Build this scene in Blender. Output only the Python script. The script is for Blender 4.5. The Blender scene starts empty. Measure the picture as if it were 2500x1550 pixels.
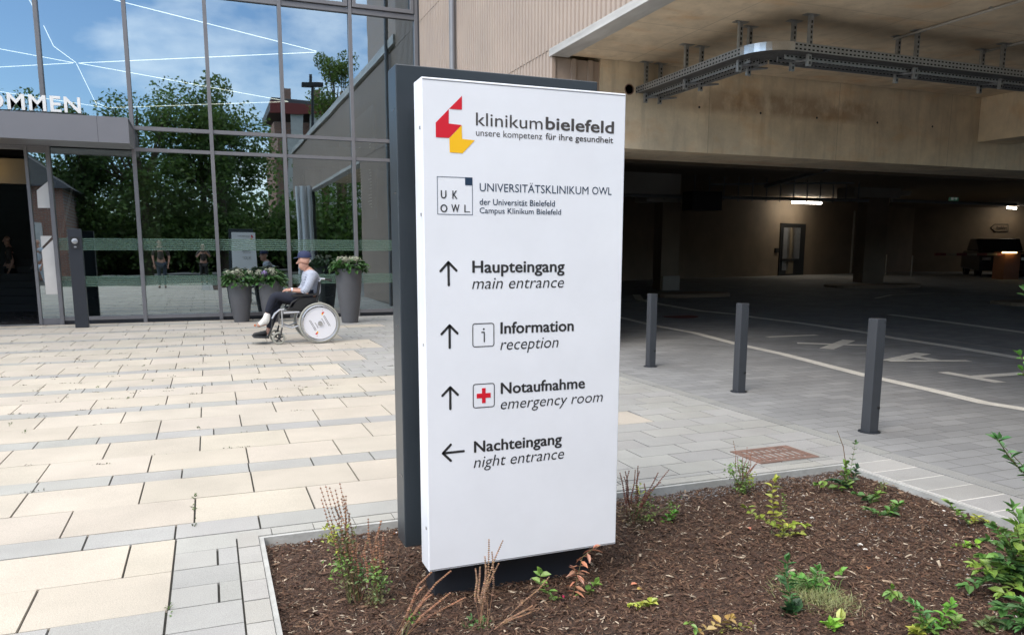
import bpy, math, random
import numpy as np
from mathutils import Vector, Matrix
random.seed(7)
rnd = random.random
def U(a, b): return a + (b - a) * rnd()
C = bpy.context.scene.collection
S = bpy.context.scene
# ------------------------------------------------------------------ camera
F, PYC, HC = 1884.878, 906.571, 1.42
_r = Vector((0.93153, -0.36339, 0.00159)); _w = Vector((0.35929, 0.91992, -0.15407))
_r = (_r - _w * _r.dot(_w)).normalized(); _w.normalize(); _u = _r.cross(_w)
cd = bpy.data.cameras.new('Camera'); cam = bpy.data.objects.new('Camera', cd); C.objects.link(cam)
cd.sensor_width = 36; cd.lens = 36 * F / 2500; cd.shift_y = (PYC - 775) / 2500
cd.clip_start = .05; cd.clip_end = 600
cam.matrix_world = Matrix(((_r.x, _u.x, -_w.x, 0), (_r.y, _u.y, -_w.y, 0), (_r.z, _u.z, -_w.z, HC), (0, 0, 0, 1)))
S.camera = cam
# ------------------------------------------------------------------ sky and sun
SUN_EL, SUN_AZ = 44, 214       # azimuth counter-clockwise from +X: from the left, a little behind the camera
W = bpy.data.worlds.new('World'); S.world = W; W.use_nodes = True
nt = W.node_tree; nt.nodes.clear(); N = nt.nodes.new; L = nt.links.new
sky = N('ShaderNodeTexSky'); sky.sky_type = 'NISHITA'; sky.sun_disc = False
sky.sun_elevation = math.radians(SUN_EL); sky.sun_rotation = math.radians(90 - SUN_AZ)
sky.dust_density = .2; sky.ozone_density = 3.5
tc = N('ShaderNodeTexCoord'); mp = N('ShaderNodeMapping'); mp.inputs['Scale'].default_value = (1, 1, 2.2)
n1 = N('ShaderNodeTexNoise'); n1.inputs['Scale'].default_value = 2.3; n1.inputs['Detail'].default_value = 8; n1.inputs['Roughness'].default_value = .56
cr = N('ShaderNodeValToRGB'); cr.color_ramp.elements[0].position = .52; cr.color_ramp.elements[1].position = .70
cr.color_ramp.elements[1].color = (.85, .85, .85, 1)
mx = N('ShaderNodeMix'); mx.data_type = 'RGBA'; mx.inputs['B'].default_value = (11.5, 11.4, 11.4, 1)
bg = N('ShaderNodeBackground'); bg.inputs['Strength'].default_value = .15
ow = N('ShaderNodeOutputWorld')
L(tc.outputs['Generated'], mp.inputs['Vector']); L(mp.outputs['Vector'], n1.inputs['Vector']); L(n1.outputs['Fac'], cr.inputs['Fac'])
sp_ = N('ShaderNodeSeparateXYZ'); L(tc.outputs['Generated'], sp_.inputs['Vector']); hz = N('ShaderNodeMapRange'); hz.inputs['From Min'].default_value = .42; hz.inputs['From Max'].default_value = .75; hz.inputs['To Max'].default_value = .85; L(sp_.outputs['Z'], hz.inputs['Value'])
mxx = N('ShaderNodeMath'); mxx.operation = 'MAXIMUM'; L(cr.outputs['Color'], mxx.inputs[0]); L(hz.outputs['Result'], mxx.inputs[1]); L(mxx.outputs['Value'], mx.inputs['Factor']); L(sky.outputs['Color'], mx.inputs['A']); L(mx.outputs['Result'], bg.inputs['Color']); L(bg.outputs['Background'], ow.inputs['Surface'])
sl = bpy.data.lights.new('Sun', 'SUN'); sun = bpy.data.objects.new('Sun', sl); C.objects.link(sun)
sl.energy = 1.4; sl.angle = math.radians(32); sl.color = (1, .89, .76)
_e, _a = math.radians(SUN_EL), math.radians(SUN_AZ)
sun.rotation_euler = Vector((math.cos(_e) * math.cos(_a), math.cos(_e) * math.sin(_a), math.sin(_e))).to_track_quat('Z', 'Y').to_euler()
S.view_settings.view_transform = 'Standard'; S.view_settings.look = 'None'; S.view_settings.gamma = 1
S.view_settings.exposure = .90
S.render.engine = 'CYCLES'; S.cycles.max_bounces = 8; S.cycles.diffuse_bounces = 4; S.cycles.transparent_max_bounces = 12
# ------------------------------------------------------------------ photo geometry helpers (rays through measured points)
O = Vector((0, 0, HC))
def ray(x, y): return _r * ((x - 1250) / F) - _u * ((y - PYC) / F) + _w
def zfloor(Y): return .38 * min(1, max(0, (Y - 12) / 12))
def G(x, y, z=0.): d = ray(x, y); return O + d * ((z - HC) / d.z)
def GF(x, y):
    z = 0
    for i in range(12): p = G(x, y, z); z = .5 * z + .5 * zfloor(p.y)
    return p
def PY(x, y, Y): d = ray(x, y); return O + d * (Y / d.y)
def PX(x, y, X): d = ray(x, y); return O + d * (X / d.x)
# ------------------------------------------------------------------ materials
def mat(name, col, rough=.6, metal=0, nscale=0, namt=.15, bump=0, bscale=None, vcol=False, spec=.5, coat=0, emit=None, estr=0, gen='Object', stretch=None, alpha=1, speck=0, sscale=150):
    m = bpy.data.materials.new(name); m.use_nodes = True; t = m.node_tree; b = t.nodes['Principled BSDF']
    b.inputs['Base Color'].default_value = (*col, 1); b.inputs['Roughness'].default_value = rough; b.inputs['Metallic'].default_value = metal
    b.inputs['Specular IOR Level'].default_value = spec; b.inputs['Coat Weight'].default_value = coat; b.inputs['Alpha'].default_value = alpha
    if emit: b.inputs['Emission Color'].default_value = (*emit, 1); b.inputs['Emission Strength'].default_value = estr
    n = t.nodes.new; l = t.links.new; src = None
    c = n('ShaderNodeTexCoord'); vec = c.outputs[gen]
    if stretch:
        q = n('ShaderNodeMapping'); q.inputs['Scale'].default_value = stretch; l(vec, q.inputs['Vector']); vec = q.outputs['Vector']
    if vcol:
        a = n('ShaderNodeVertexColor'); a.layer_name = 'Col'; src = a.outputs['Color']
    def mul(src, noise, lo, hi, p0=.3, p1=.7):
        r = n('ShaderNodeMapRange'); r.inputs['From Min'].default_value = p0; r.inputs['From Max'].default_value = p1; r.inputs['To Min'].default_value = lo; r.inputs['To Max'].default_value = hi
        l(noise, r.inputs['Value']); x = n('ShaderNodeMix'); x.data_type = 'RGBA'; x.blend_type = 'MULTIPLY'; x.inputs['Factor'].default_value = 1
        if src: l(src, x.inputs['A'])
        else: x.inputs['A'].default_value = (*col, 1)
        l(r.outputs['Result'], x.inputs['B']); return x.outputs['Result']
    if nscale:
        z = n('ShaderNodeTexNoise'); z.inputs['Scale'].default_value = nscale; z.inputs['Detail'].default_value = 6; z.inputs['Roughness'].default_value = .62; l(vec, z.inputs['Vector'])
        src = mul(src, z.outputs['Fac'], 1 - namt, 1 + namt)
        rr = n('ShaderNodeMapRange'); rr.inputs['To Min'].default_value = rough - .1; rr.inputs['To Max'].default_value = min(1, rough + .1); l(z.outputs['Fac'], rr.inputs['Value']); l(rr.outputs['Result'], b.inputs['Roughness'])
    if speck:
        z = n('ShaderNodeTexNoise'); z.inputs['Scale'].default_value = sscale; z.inputs['Detail'].default_value = 2; l(vec, z.inputs['Vector'])
        src = mul(src, z.outputs['Fac'], 1 - speck, 1 + speck, .35, .65)
    if src: l(src, b.inputs['Base Color'])
    if bump:
        z = n('ShaderNodeTexNoise'); z.inputs['Scale'].default_value = bscale or nscale; z.inputs['Detail'].default_value = 5; l(vec, z.inputs['Vector'])
        k = n('ShaderNodeBump'); k.inputs['Strength'].default_value = bump; k.inputs['Distance'].default_value = .01; l(z.outputs['Fac'], k.inputs['Height']); l(k.outputs['Normal'], b.inputs['Normal'])
    return m
M = {}
M['paver'] = mat('paving_stone', (1, 1, 1), .75, vcol=True, nscale=1.7, namt=.10, speck=.14, sscale=220, bump=.25, bscale=200)
M['joint'] = mat('joint_sand', (.05, .048, .042), .95, nscale=40, namt=.4)
M['mulchbase'] = mat('mulch_soil', (.06, .035, .024), .95, nscale=14, namt=.4, bump=1, bscale=90, speck=.75, sscale=110)
M['chip'] = mat('bark_chip', (1, 1, 1), .8, vcol=True, nscale=60, namt=.35)
M['stone'] = mat('pebble', (1, 1, 1), .8, vcol=True, nscale=50, namt=.15)
M['leaf'] = mat('leaf_green', (1, 1, 1), .42, vcol=True, nscale=40, namt=.12, spec=.45)
def treeleafmat():
    m = mat('tree_foliage', (1, 1, 1), .5, vcol=True, nscale=2, namt=.25); t = m.node_tree; n = t.nodes.new; l = t.links.new; b = t.nodes['Principled BSDF']; o = [q for q in t.nodes if q.type == 'OUTPUT_MATERIAL'][0]
    tr = n('ShaderNodeBsdfTranslucent'); x = n('ShaderNodeMixShader'); x.inputs['Fac'].default_value = .45; l(b.inputs['Base Color'].links[0].from_socket, tr.inputs['Color']); l(b.outputs['BSDF'], x.inputs[1]); l(tr.outputs['BSDF'], x.inputs[2]); l(x.outputs['Shader'], o.inputs['Surface']); return m
M['treeleaf'] = treeleafmat()
M['bark'] = mat('tree_bark', (.09, .065, .045), .9, nscale=12, namt=.4, bump=.6)
M['twig'] = mat('dry_twig', (.17, .10, .06), .8, vcol=True, nscale=80, namt=.25)
M['anth'] = mat('anthracite_powder_coat', (.038, .042, .05), .42, nscale=2.5, namt=.10, speck=.05, sscale=500)
M['anthdark'] = mat('dark_anthracite', (.022, .026, .034), .38, nscale=3, namt=.12)
M['boxdark'] = mat('blue_grey_coated_panel', (.032, .042, .052), .33, nscale=2.2, namt=.12)
M['white'] = mat('white_sign_panel', (.765, .80, .86), .38, nscale=3.5, namt=.03, coat=.25)
M['frame'] = mat('grey_window_frame', (.15, .15, .16), .42, nscale=3, namt=.08)
M['canopy'] = mat('grey_canopy_panel', (.17, .17, .185), .4, nscale=1.2, namt=.04)
M['clad'] = mat('beige_cladding', (.395, .33, .285), .5, nscale=1.2, namt=.06)
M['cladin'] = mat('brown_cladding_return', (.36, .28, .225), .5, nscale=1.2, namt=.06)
M['flash'] = mat('zinc_flashing', (.50, .50, .49), .45, metal=.1, nscale=3, namt=.25, stretch=(1, .3, 3))
M['galv'] = mat('galvanised_steel', (.36, .37, .38), .4, metal=.75, nscale=14, namt=.18)
M['galvs'] = mat('shiny_steel', (.62, .63, .64), .22, metal=.95, nscale=6, namt=.08)
M['pipe'] = mat('grey_downpipe', (.23, .235, .25), .4, metal=.3, nscale=4, namt=.12)
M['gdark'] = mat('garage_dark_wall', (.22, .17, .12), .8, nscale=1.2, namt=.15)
M['gwhite'] = mat('garage_pale_beam', (.36, .34, .31), .8, nscale=1.2, namt=.10)
M['black'] = mat('black_plastic', (.012, .012, .013), .5, nscale=10, namt=.1)
M['dark'] = mat('dark_metal', (.03, .03, .033), .5, nscale=10, namt=.1)
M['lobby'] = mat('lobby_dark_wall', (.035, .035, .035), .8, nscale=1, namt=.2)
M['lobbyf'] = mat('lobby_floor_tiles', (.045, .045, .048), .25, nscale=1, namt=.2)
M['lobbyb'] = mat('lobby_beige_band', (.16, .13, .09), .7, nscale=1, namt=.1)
M['paintw'] = mat('white_road_marking', (.74, .72, .66), .7, nscale=5, namt=.14, speck=.12)
M['paintr'] = mat('worn_red_cover', (.16, .03, .03), .7, nscale=5, namt=.2)
M['ink'] = mat('dark_print', (.022, .022, .024), .5)
M['inkgrey'] = mat('grey_print', (.055, .05, .05), .5)
M['navy'] = mat('navy_print', (.012, .035, .075), .5)
M['red'] = mat('red_print', (.60, .008, .025), .45)
M['yellow'] = mat('yellow_print', (.88, .50, .008), .45)
M['letter'] = mat('white_letter', (.75, .75, .74), .5)
M['rust'] = mat('rusty_cast_iron', (.20, .125, .10), .85, nscale=14, namt=.35, bump=.4)
M['planter'] = mat('grey_fibre_planter', (.085, .087, .095), .62, nscale=6, namt=.08)
M['flower'] = mat('hydrangea_petals', (1, 1, 1), .7, vcol=True, nscale=60, namt=.1)
M['skin'] = mat('skin', (.46, .255, .19), .55, nscale=18, namt=.08)
M['shirt'] = mat('striped_shirt', (.5, .54, .62), .8, nscale=20, namt=.12)
M['navycloth'] = mat('dark_navy_cloth', (.010, .013, .026), .85, nscale=20, namt=.25)
M['cap'] = mat('navy_cap_cloth', (.02, .03, .085), .8, nscale=30, namt=.15)
M['bandage'] = mat('white_bandage', (.75, .74, .70), .85, nscale=40, namt=.06, bump=.4)
M['orange'] = mat('orange_toe_patch', (.55, .13, .03), .7)
M['silver'] = mat('silver_tube', (.5, .51, .53), .3, metal=.8)
M['tubesilver'] = mat('brushed_silver_tube', (.75, .77, .8), .45, metal=.3)
M['tyre'] = mat('pale_rubber_tyre', (.33, .33, .29), .7, nscale=20, namt=.1)
M['disc'] = mat('white_spoke_guard', (.72, .72, .76), .4)
M['cloth'] = mat('pale_scrubs', (.55, .62, .72), .8)
M['jeans'] = mat('dark_jeans', (.03, .045, .07), .8)
M['tshirt'] = mat('dark_top', (.05, .04, .035), .8)
M['carpaint'] = mat('dark_car_paint', (.012, .015, .022), .25, coat=.6)
M['orangebox'] = mat('orange_brown_cabinet', (.20, .075, .03), .6)
M['brick'] = mat('red_brick', (.30, .13, .085), .85, nscale=4, namt=.25)
M['stucco'] = mat('white_stucco', (.6, .58, .55), .8, nscale=3, namt=.08)
M['roof'] = mat('slate_roof', (.09, .09, .10), .7, nscale=8, namt=.2)
def emis(name, col, s): return mat(name, col, .5, emit=col, estr=s)
M['led'] = emis('lit_led_line', (1, .80, .76), 1.9)
M['lamp'] = emis('lit_lamp_tube', (1, .93, .8), 14)
M['warm'] = emis('lit_warm_strip', (1, .72, .3), 3.5)
M['exit'] = emis('lit_green_exit_sign', (.10, .3, .2), .03)
M['exitw'] = emis('lit_white_pictogram', (.3, .34, .32), .10)
# brick pattern for the two brick houses
def brickmat():
    m = M['brick']; t = m.node_tree; n = t.nodes.new; l = t.links.new; b = t.nodes['Principled BSDF']
    c = n('ShaderNodeTexCoord'); br = n('ShaderNodeTexBrick'); br.inputs['Color1'].default_value = (.34, .14, .085, 1); br.inputs['Color2'].default_value = (.24, .10, .065, 1)
    br.inputs['Mortar'].default_value = (.3, .27, .24, 1); br.inputs['Scale'].default_value = 1; br.inputs['Brick Width'].default_value = .25; br.inputs['Row Height'].default_value = .085; br.inputs['Mortar Size'].default_value = .012
    q = n('ShaderNodeMapping'); q.inputs['Rotation'].default_value = (math.radians(90), 0, 0); l(c.outputs['Object'], q.inputs['Vector']); l(q.outputs['Vector'], br.inputs['Vector']); l(br.outputs['Color'], b.inputs['Base Color'])
brickmat()
def glassmat():
    m = bpy.data.materials.new('coated_window_glass'); m.use_nodes = True; t = m.node_tree; t.nodes.clear(); n = t.nodes.new; l = t.links.new
    o = n('ShaderNodeOutputMaterial'); x = n('ShaderNodeMixShader'); tr = n('ShaderNodeBsdfTransparent'); tr.inputs['Color'].default_value = (.34, .46, .41, 1)
    g = n('ShaderNodeBsdfGlossy'); g.inputs['Roughness'].default_value = .01; g.inputs['Color'].default_value = (.76, .90, .97, 1)
    fr = n('ShaderNodeFresnel'); fr.inputs['IOR'].default_value = 1.5; ad = n('ShaderNodeMath'); ad.operation = 'ADD'; ad.inputs[1].default_value = .33; ad.use_clamp = True
    l(fr.outputs['Fac'], ad.inputs[0]); l(ad.outputs['Value'], x.inputs['Fac']); l(tr.outputs['BSDF'], x.inputs[1]); l(g.outputs['BSDF'], x.inputs[2]); l(x.outputs['Shader'], o.inputs['Surface'])
    c = n('ShaderNodeTexCoord'); z = n('ShaderNodeTexNoise'); z.inputs['Scale'].default_value = 1.1; z.inputs['Detail'].default_value = 1; k = n('ShaderNodeBump'); k.inputs['Strength'].default_value = .12; k.inputs['Distance'].default_value = .012
    l(c.outputs['Object'], z.inputs['Vector']); l(z.outputs['Fac'], k.inputs['Height']); l(k.outputs['Normal'], g.inputs['Normal'])
    return m
M['glass'] = glassmat()
def decalmat():
    m = bpy.data.materials.new('frosted_green_decal'); m.use_nodes = True; t = m.node_tree; b = t.nodes['Principled BSDF']; b.inputs['Base Color'].default_value = (.20, .33, .25, 1); b.inputs['Roughness'].default_value = .5; b.inputs['Alpha'].default_value = .30
    return m
M['decal'] = decalmat()
def concmat(name, col, board):
    """cast concrete: cloudy tone, vertical run marks, formwork joints and a rust-brown stain of its own shape"""
    m = mat(name, col, .82, nscale=1.4, namt=.22, bump=.35, bscale=22); t = m.node_tree; n = t.nodes.new; l = t.links.new; b = t.nodes['Principled BSDF']
    base = b.inputs['Base Color'].links[0].from_socket
    c = n('ShaderNodeTexCoord')
    def layer(base, scale, vec_scale, p0, p1, colr, fac):
        q = n('ShaderNodeMapping'); q.inputs['Scale'].default_value = vec_scale; z = n('ShaderNodeTexNoise'); z.inputs['Scale'].default_value = scale; z.inputs['Detail'].default_value = 7; z.inputs['Roughness'].default_value = .6
        r = n('ShaderNodeMapRange'); r.inputs['From Min'].default_value = p0; r.inputs['From Max'].default_value = p1; r.inputs['To Max'].default_value = fac
        x = n('ShaderNodeMix'); x.data_type = 'RGBA'; x.inputs['B'].default_value = (*colr, 1)
        l(c.outputs['Object'], q.inputs['Vector']); l(q.outputs['Vector'], z.inputs['Vector']); l(z.outputs['Fac'], r.inputs['Value']); l(r.outputs['Result'], x.inputs['Factor']); l(base, x.inputs['A']); return x.outputs['Result'], r.outputs['Result'], x
    base, _, _ = layer(base, 5, (1.6, 1, .22) if board else (1, 1, 1), .5, .75, tuple(v * .62 for v in col), .6)
    base, _, _ = layer(base, 1.1, (1, 2, 2), .52, .72, (col[0] * .95, col[1] * .72, col[2] * .5), .65)
    base, _, _ = layer(base, 60, (1, 1, 1), .66, .72, tuple(v * .35 for v in col), .6)
    if board:   # one brown damp stain under the ceiling
        base, f, x = layer(base, 3.4, (1, 1, .8), .36, .56, (.26, .15, .08), .55)
        s = n('ShaderNodeSeparateXYZ'); l(c.outputs['Object'], s.inputs['Vector'])
        def win(sock, a0, a1, b0, b1):
            r1 = n('ShaderNodeMapRange'); r1.inputs['From Min'].default_value = a0; r1.inputs['From Max'].default_value = a1; l(sock, r1.inputs['Value'])
            r2 = n('ShaderNodeMapRange'); r2.inputs['From Min'].default_value = b0; r2.inputs['From Max'].default_value = b1; r2.inputs['To Min'].default_value = 1; r2.inputs['To Max'].default_value = 0; l(sock, r2.inputs['Value'])
            mm = n('ShaderNodeMath'); mm.operation = 'MULTIPLY'; l(r1.outputs['Result'], mm.inputs[0]); l(r2.outputs['Result'], mm.inputs[1]); return mm.outputs['Value']
        a = win(s.outputs['X'], 6.2, 7.3, 10.0, 10.7); d = win(s.outputs['Z'], 3.42, 3.52, 3.74, 3.88)
        mm = n('ShaderNodeMath'); mm.operation = 'MULTIPLY'; l(a, mm.inputs[0]); l(d, mm.inputs[1])
        m2 = n('ShaderNodeMath'); m2.operation = 'MULTIPLY'; l(mm.outputs['Value'], m2.inputs[0]); l(f, m2.inputs[1]); l(m2.outputs['Value'], x.inputs['Factor'])
    # formwork joints: thin darker lines
    s = n('ShaderNodeSeparateXYZ'); l(c.outputs['Object'], s.inputs['Vector'])
    socks = [('X', 2.45, .3)] if board else [('X', 1.95, .2), ('Y', 1.25, .45)]
    for ax, per, off in socks:
        a1 = n('ShaderNodeMath'); a1.operation = 'ADD'; a1.inputs[1].default_value = off; l(s.outputs[ax], a1.inputs[0])
        p = n('ShaderNodeMath'); p.operation = 'PINGPONG'; p.inputs[1].default_value = per / 2; l(a1.outputs['Value'], p.inputs[0])
        r = n('ShaderNodeMath'); r.operation = 'LESS_THAN'; r.inputs[1].default_value = .006; l(p.outputs['Value'], r.inputs[0])
        sc = n('ShaderNodeMath'); sc.operation = 'MULTIPLY'; sc.inputs[1].default_value = .55; l(r.outputs['Value'], sc.inputs[0])
        x = n('ShaderNodeMix'); x.data_type = 'RGBA'; x.inputs['B'].default_value = tuple(v * .45 for v in col) + (1,); l(sc.outputs['Value'], x.inputs['Factor']); l(base, x.inputs['A']); base = x.outputs['Result']
    l(base, b.inputs['Base Color']); return m
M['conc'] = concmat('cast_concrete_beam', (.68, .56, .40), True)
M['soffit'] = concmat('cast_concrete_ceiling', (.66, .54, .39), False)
def roadmat():
    m = mat('grey_road_pavers', (.3, .31, .33), .8, nscale=1.2, namt=.1); t = m.node_tree; n = t.nodes.new; l = t.links.new; b = t.nodes['Principled BSDF']
    c = n('ShaderNodeTexCoord'); br = n('ShaderNodeTexBrick'); br.offset = .5; br.inputs['Color1'].default_value = (.225, .232, .238, 1); br.inputs['Color2'].default_value = (.285, .292, .296, 1); br.inputs['Mortar'].default_value = (.11, .11, .11, 1)
    br.inputs['Scale'].default_value = 1; br.inputs['Brick Width'].default_value = .31; br.inputs['Row Height'].default_value = .155; br.inputs['Mortar Size'].default_value = .0035; br.inputs['Mortar Smooth'].default_value = .3
    l(c.outputs['Object'], br.inputs['Vector']); z = n('ShaderNodeTexNoise'); z.inputs['Scale'].default_value = 1.3; z.inputs['Detail'].default_value = 8; l(c.outputs['Object'], z.inputs['Vector'])
    z2 = n('ShaderNodeTexNoise'); z2.inputs['Scale'].default_value = 160; l(c.outputs['Object'], z2.inputs['Vector'])
    r = n('ShaderNodeMapRange'); r.inputs['From Min'].default_value = .3; r.inputs['From Max'].default_value = .7; r.inputs['To Min'].default_value = .84; r.inputs['To Max'].default_value = 1.12; l(z.outputs['Fac'], r.inputs['Value'])
    r2 = n('ShaderNodeMapRange'); r2.inputs['From Min'].default_value = .3; r2.inputs['From Max'].default_value = .7; r2.inputs['To Min'].default_value = .88; r2.inputs['To Max'].default_value = 1.1; l(z2.outputs['Fac'], r2.inputs['Value'])
    mm = n('ShaderNodeMath'); mm.operation = 'MULTIPLY'; l(r.outputs['Result'], mm.inputs[0]); l(r2.outputs['Result'], mm.inputs[1])
    x = n('ShaderNodeMix'); x.data_type = 'RGBA'; x.blend_type = 'MULTIPLY'; x.inputs['Factor'].default_value = 1; l(br.outputs['Color'], x.inputs['A']); l(mm.outputs['Value'], x.inputs['B']); l(x.outputs['Result'], b.inputs['Base Color'])
    k = n('ShaderNodeBump'); k.inputs['Strength'].default_value = .5; k.inputs['Distance'].default_value = .004; k.invert = True; l(br.outputs['Fac'], k.inputs['Height']); l(k.outputs['Normal'], b.inputs['Normal'])
    return m
M['road'] = roadmat()
def perfmat():
    """galvanised tray with rows of slotted holes"""
    m = mat('perforated_steel', (.36, .37, .38), .42, metal=.7, nscale=14, namt=.15); t = m.node_tree; n = t.nodes.new; l = t.links.new; b = t.nodes['Principled BSDF']
    base = b.inputs['Base Color'].links[0].from_socket; c = n('ShaderNodeTexCoord'); s = n('ShaderNodeSeparateXYZ'); l(c.outputs['Object'], s.inputs['Vector'])
    a = n('ShaderNodeMath'); a.operation = 'ADD'; l(s.outputs['X'], a.inputs[0]); l(s.outputs['Y'], a.inputs[1])
    def pp(sock, per, thr, off=0):
        q = n('ShaderNodeMath'); q.operation = 'ADD'; q.inputs[1].default_value = off; l(sock, q.inputs[0])
        p = n('ShaderNodeMath'); p.operation = 'PINGPONG'; p.inputs[1].default_value = per / 2; l(q.outputs['Value'], p.inputs[0])
        r = n('ShaderNodeMath'); r.operation = 'LESS_THAN'; r.inputs[1].default_value = thr; l(p.outputs['Value'], r.inputs[0]); return r.outputs['Value']
    h = n('ShaderNodeMath'); h.operation = 'MULTIPLY'; l(pp(a.outputs['Value'], .06, .016), h.inputs[0]); l(pp(s.outputs['Z'], .044, .0085, .004), h.inputs[1])
    x = n('ShaderNodeMix'); x.data_type = 'RGBA'; x.inputs['B'].default_value = (.012, .012, .012, 1); l(h.outputs['Value'], x.inputs['Factor']); l(base, x.inputs['A']); l(x.outputs['Result'], b.inputs['Base Color'])
    return m
M['perf'] = perfmat(); M['trayb'] = mat('tray_underside', (.10, .10, .10), .55, metal=.5, nscale=30, namt=.5)
def stripemat():
    m = M['shirt']; t = m.node_tree; n = t.nodes.new; l = t.links.new; b = t.nodes['Principled BSDF']; base = b.inputs['Base Color'].links[0].from_socket
    c = n('ShaderNodeTexCoord'); w = n('ShaderNodeTexWave'); w.bands_direction = 'DIAGONAL'; w.inputs['Scale'].default_value = 28; w.inputs['Distortion'].default_value = 1.5; l(c.outputs['Object'], w.inputs['Vector'])
    r = n('ShaderNodeMapRange'); r.inputs['From Min'].default_value = .62; r.inputs['From Max'].default_value = .72; r.inputs['To Max'].default_value = .75; l(w.outputs['Fac'], r.inputs['Value'])
    x = n('ShaderNodeMix'); x.data_type = 'RGBA'; x.inputs['B'].default_value = (.06, .08, .16, 1); l(r.outputs['Result'], x.inputs['Factor']); l(base, x.inputs['A']); l(x.outputs['Result'], b.inputs['Base Color'])
stripemat()
# ------------------------------------------------------------------ mesh helpers
class MB:
    def __init__(s): s.v = []; s.f = []; s.c = []; s.col = (1, 1, 1)
    def face(s, idx): s.f.append(idx); s.c.append(s.col)
    def quad(s, *p):
        n = len(s.v); s.v += [tuple(q) for q in p]; s.face(tuple(range(n, n + len(p))))
    def box(s, x0, x1, y0, y1, z0, z1, M4=None, skip=()):
        n = len(s.v); P = [(x, y, z) for z in (z0, z1) for y in (y0, y1) for x in (x0, x1)]
        if M4: P = [tuple(M4 @ Vector(p)) for p in P]
        s.v += P
        for k, q in enumerate(((0, 2, 3, 1), (4, 5, 7, 6), (0, 1, 5, 4), (2, 6, 7, 3), (0, 4, 6, 2), (1, 3, 7, 5))):
            if k not in skip: s.face(tuple(n + i for i in q))
        return s
    def prism(s, poly, a, b):      # poly in 3D, extruded by vector b-a
        d = Vector(b) - Vector(a); n = len(s.v); k = len(poly); s.v += [tuple(p) for p in poly] + [tuple(Vector(p) + d) for p in poly]
        s.face(tuple(n + i for i in range(k))); s.face(tuple(n + k + i for i in reversed(range(k))))
        for i in range(k): j = (i + 1) % k; s.face((n + i, n + k + i, n + k + j, n + j))
        return s
    def tube(s, pts, r, seg=8, cap=True):
        pts = [Vector(p) for p in pts]; rr = r if isinstance(r, (list, tuple)) else [r] * len(pts); n0 = len(s.v); up = None
        for i, p in enumerate(pts):
            d = (pts[min(i + 1, len(pts) - 1)] - pts[max(i - 1, 0)])
            if d.length < 1e-9: d = Vector((0, 0, 1))
            d.normalize()
            if up is None: up = Vector((0, 0, 1)) if abs(d.z) < .9 else Vector((1, 0, 0))
            a = d.cross(up).normalized(); b = a.cross(d); up = b
            for k in range(seg): t = 2 * math.pi * k / seg; s.v.append(tuple(p + (a * math.cos(t) + b * math.sin(t)) * rr[i]))
        for i in range(len(pts) - 1):
            for k in range(seg): k2 = (k + 1) % seg; q = n0 + i * seg; s.face((q + k, q + k2, q + seg + k2, q + seg + k))
        if cap: s.face(tuple(n0 + k for k in reversed(range(seg)))); q = n0 + (len(pts) - 1) * seg; s.face(tuple(q + k for k in range(seg)))
        return s
    def lathe(s, prof, c=(0, 0, 0), seg=32, ax='z', cap=True):
        n0 = len(s.v)
        for (r, h) in prof:
            for k in range(seg):
                t = 2 * math.pi * k / seg; a, b = r * math.cos(t), r * math.sin(t)
                s.v.append((c[0] + a, c[1] + b, c[2] + h) if ax == 'z' else (c[0] + a, c[1] + h, c[2] + b))
        for i in range(len(prof) - 1):
            for k in range(seg): k2 = (k + 1) % seg; q = n0 + i * seg; s.face((q + k, q + k2, q + seg + k2, q + seg + k))
        if cap: s.face(tuple(n0 + k for k in reversed(range(seg)))); q = n0 + (len(prof) - 1) * seg; s.face(tuple(q + k for k in range(seg)))
        return s
    def leaf(s, p, d, ln, w, n=None, fold=.25):
        d = d.normalized(); n = n or Vector((U(-.5, .5), U(-.5, .5), 1)); sd = d.cross(n)
        if sd.length < 1e-4: sd = Vector((1, 0, 0))
        sd.normalize(); n = sd.cross(d); i = len(s.v); dr = -n * ln * .12
        s.v += [tuple(p), tuple(p + d * ln * .28 + sd * w * .42 + n * w * fold), tuple(p + d * ln * .62 + sd * w * .42 + n * w * fold + dr * .5), tuple(p + d * ln + dr), tuple(p + d * ln * .62 - sd * w * .42 + n * w * fold + dr * .5), tuple(p + d * ln * .28 - sd * w * .42 + n * w * fold), tuple(p + d * ln * .45 + dr * .2)]
        s.face((i, i + 1, i + 6)); s.face((i + 1, i + 2, i + 6)); s.face((i + 2, i + 3, i + 6)); s.face((i + 3, i + 4, i + 6)); s.face((i + 4, i + 5, i + 6)); s.face((i + 5, i, i + 6))
    def build(s, name, m, parent=None, smooth=False, bevel=0):
        me = bpy.data.meshes.new(name); me.from_pydata(s.v, [], s.f); me.materials.append(M[m] if isinstance(m, str) else m)
        if any(c != (1, 1, 1) for c in s.c):
            a = me.color_attributes.new('Col', 'FLOAT_COLOR', 'CORNER'); cnt = np.array([len(f) for f in s.f]); cc = np.repeat(np.c_[np.array(s.c, dtype=np.float32), np.ones(len(s.c), dtype=np.float32)], cnt, axis=0)
            a.data.foreach_set('color', cc.ravel().astype(np.float32))
        if smooth:
            me.polygons.foreach_set('use_smooth', [True] * len(me.polygons)); me.set_sharp_from_angle(angle=math.radians(40))
        me.update(); o = bpy.data.objects.new(name, me); C.objects.link(o)
        if parent: o.parent = parent; o.matrix_parent_inverse = Matrix.Translation(-parent.location) if parent.rotation_euler.z == 0 else parent.matrix_basis.inverted()
        if bevel:
            b = o.modifiers.new('bevel', 'BEVEL'); b.width = bevel; b.segments = 2; b.limit_method = 'ANGLE'
        return o
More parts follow.
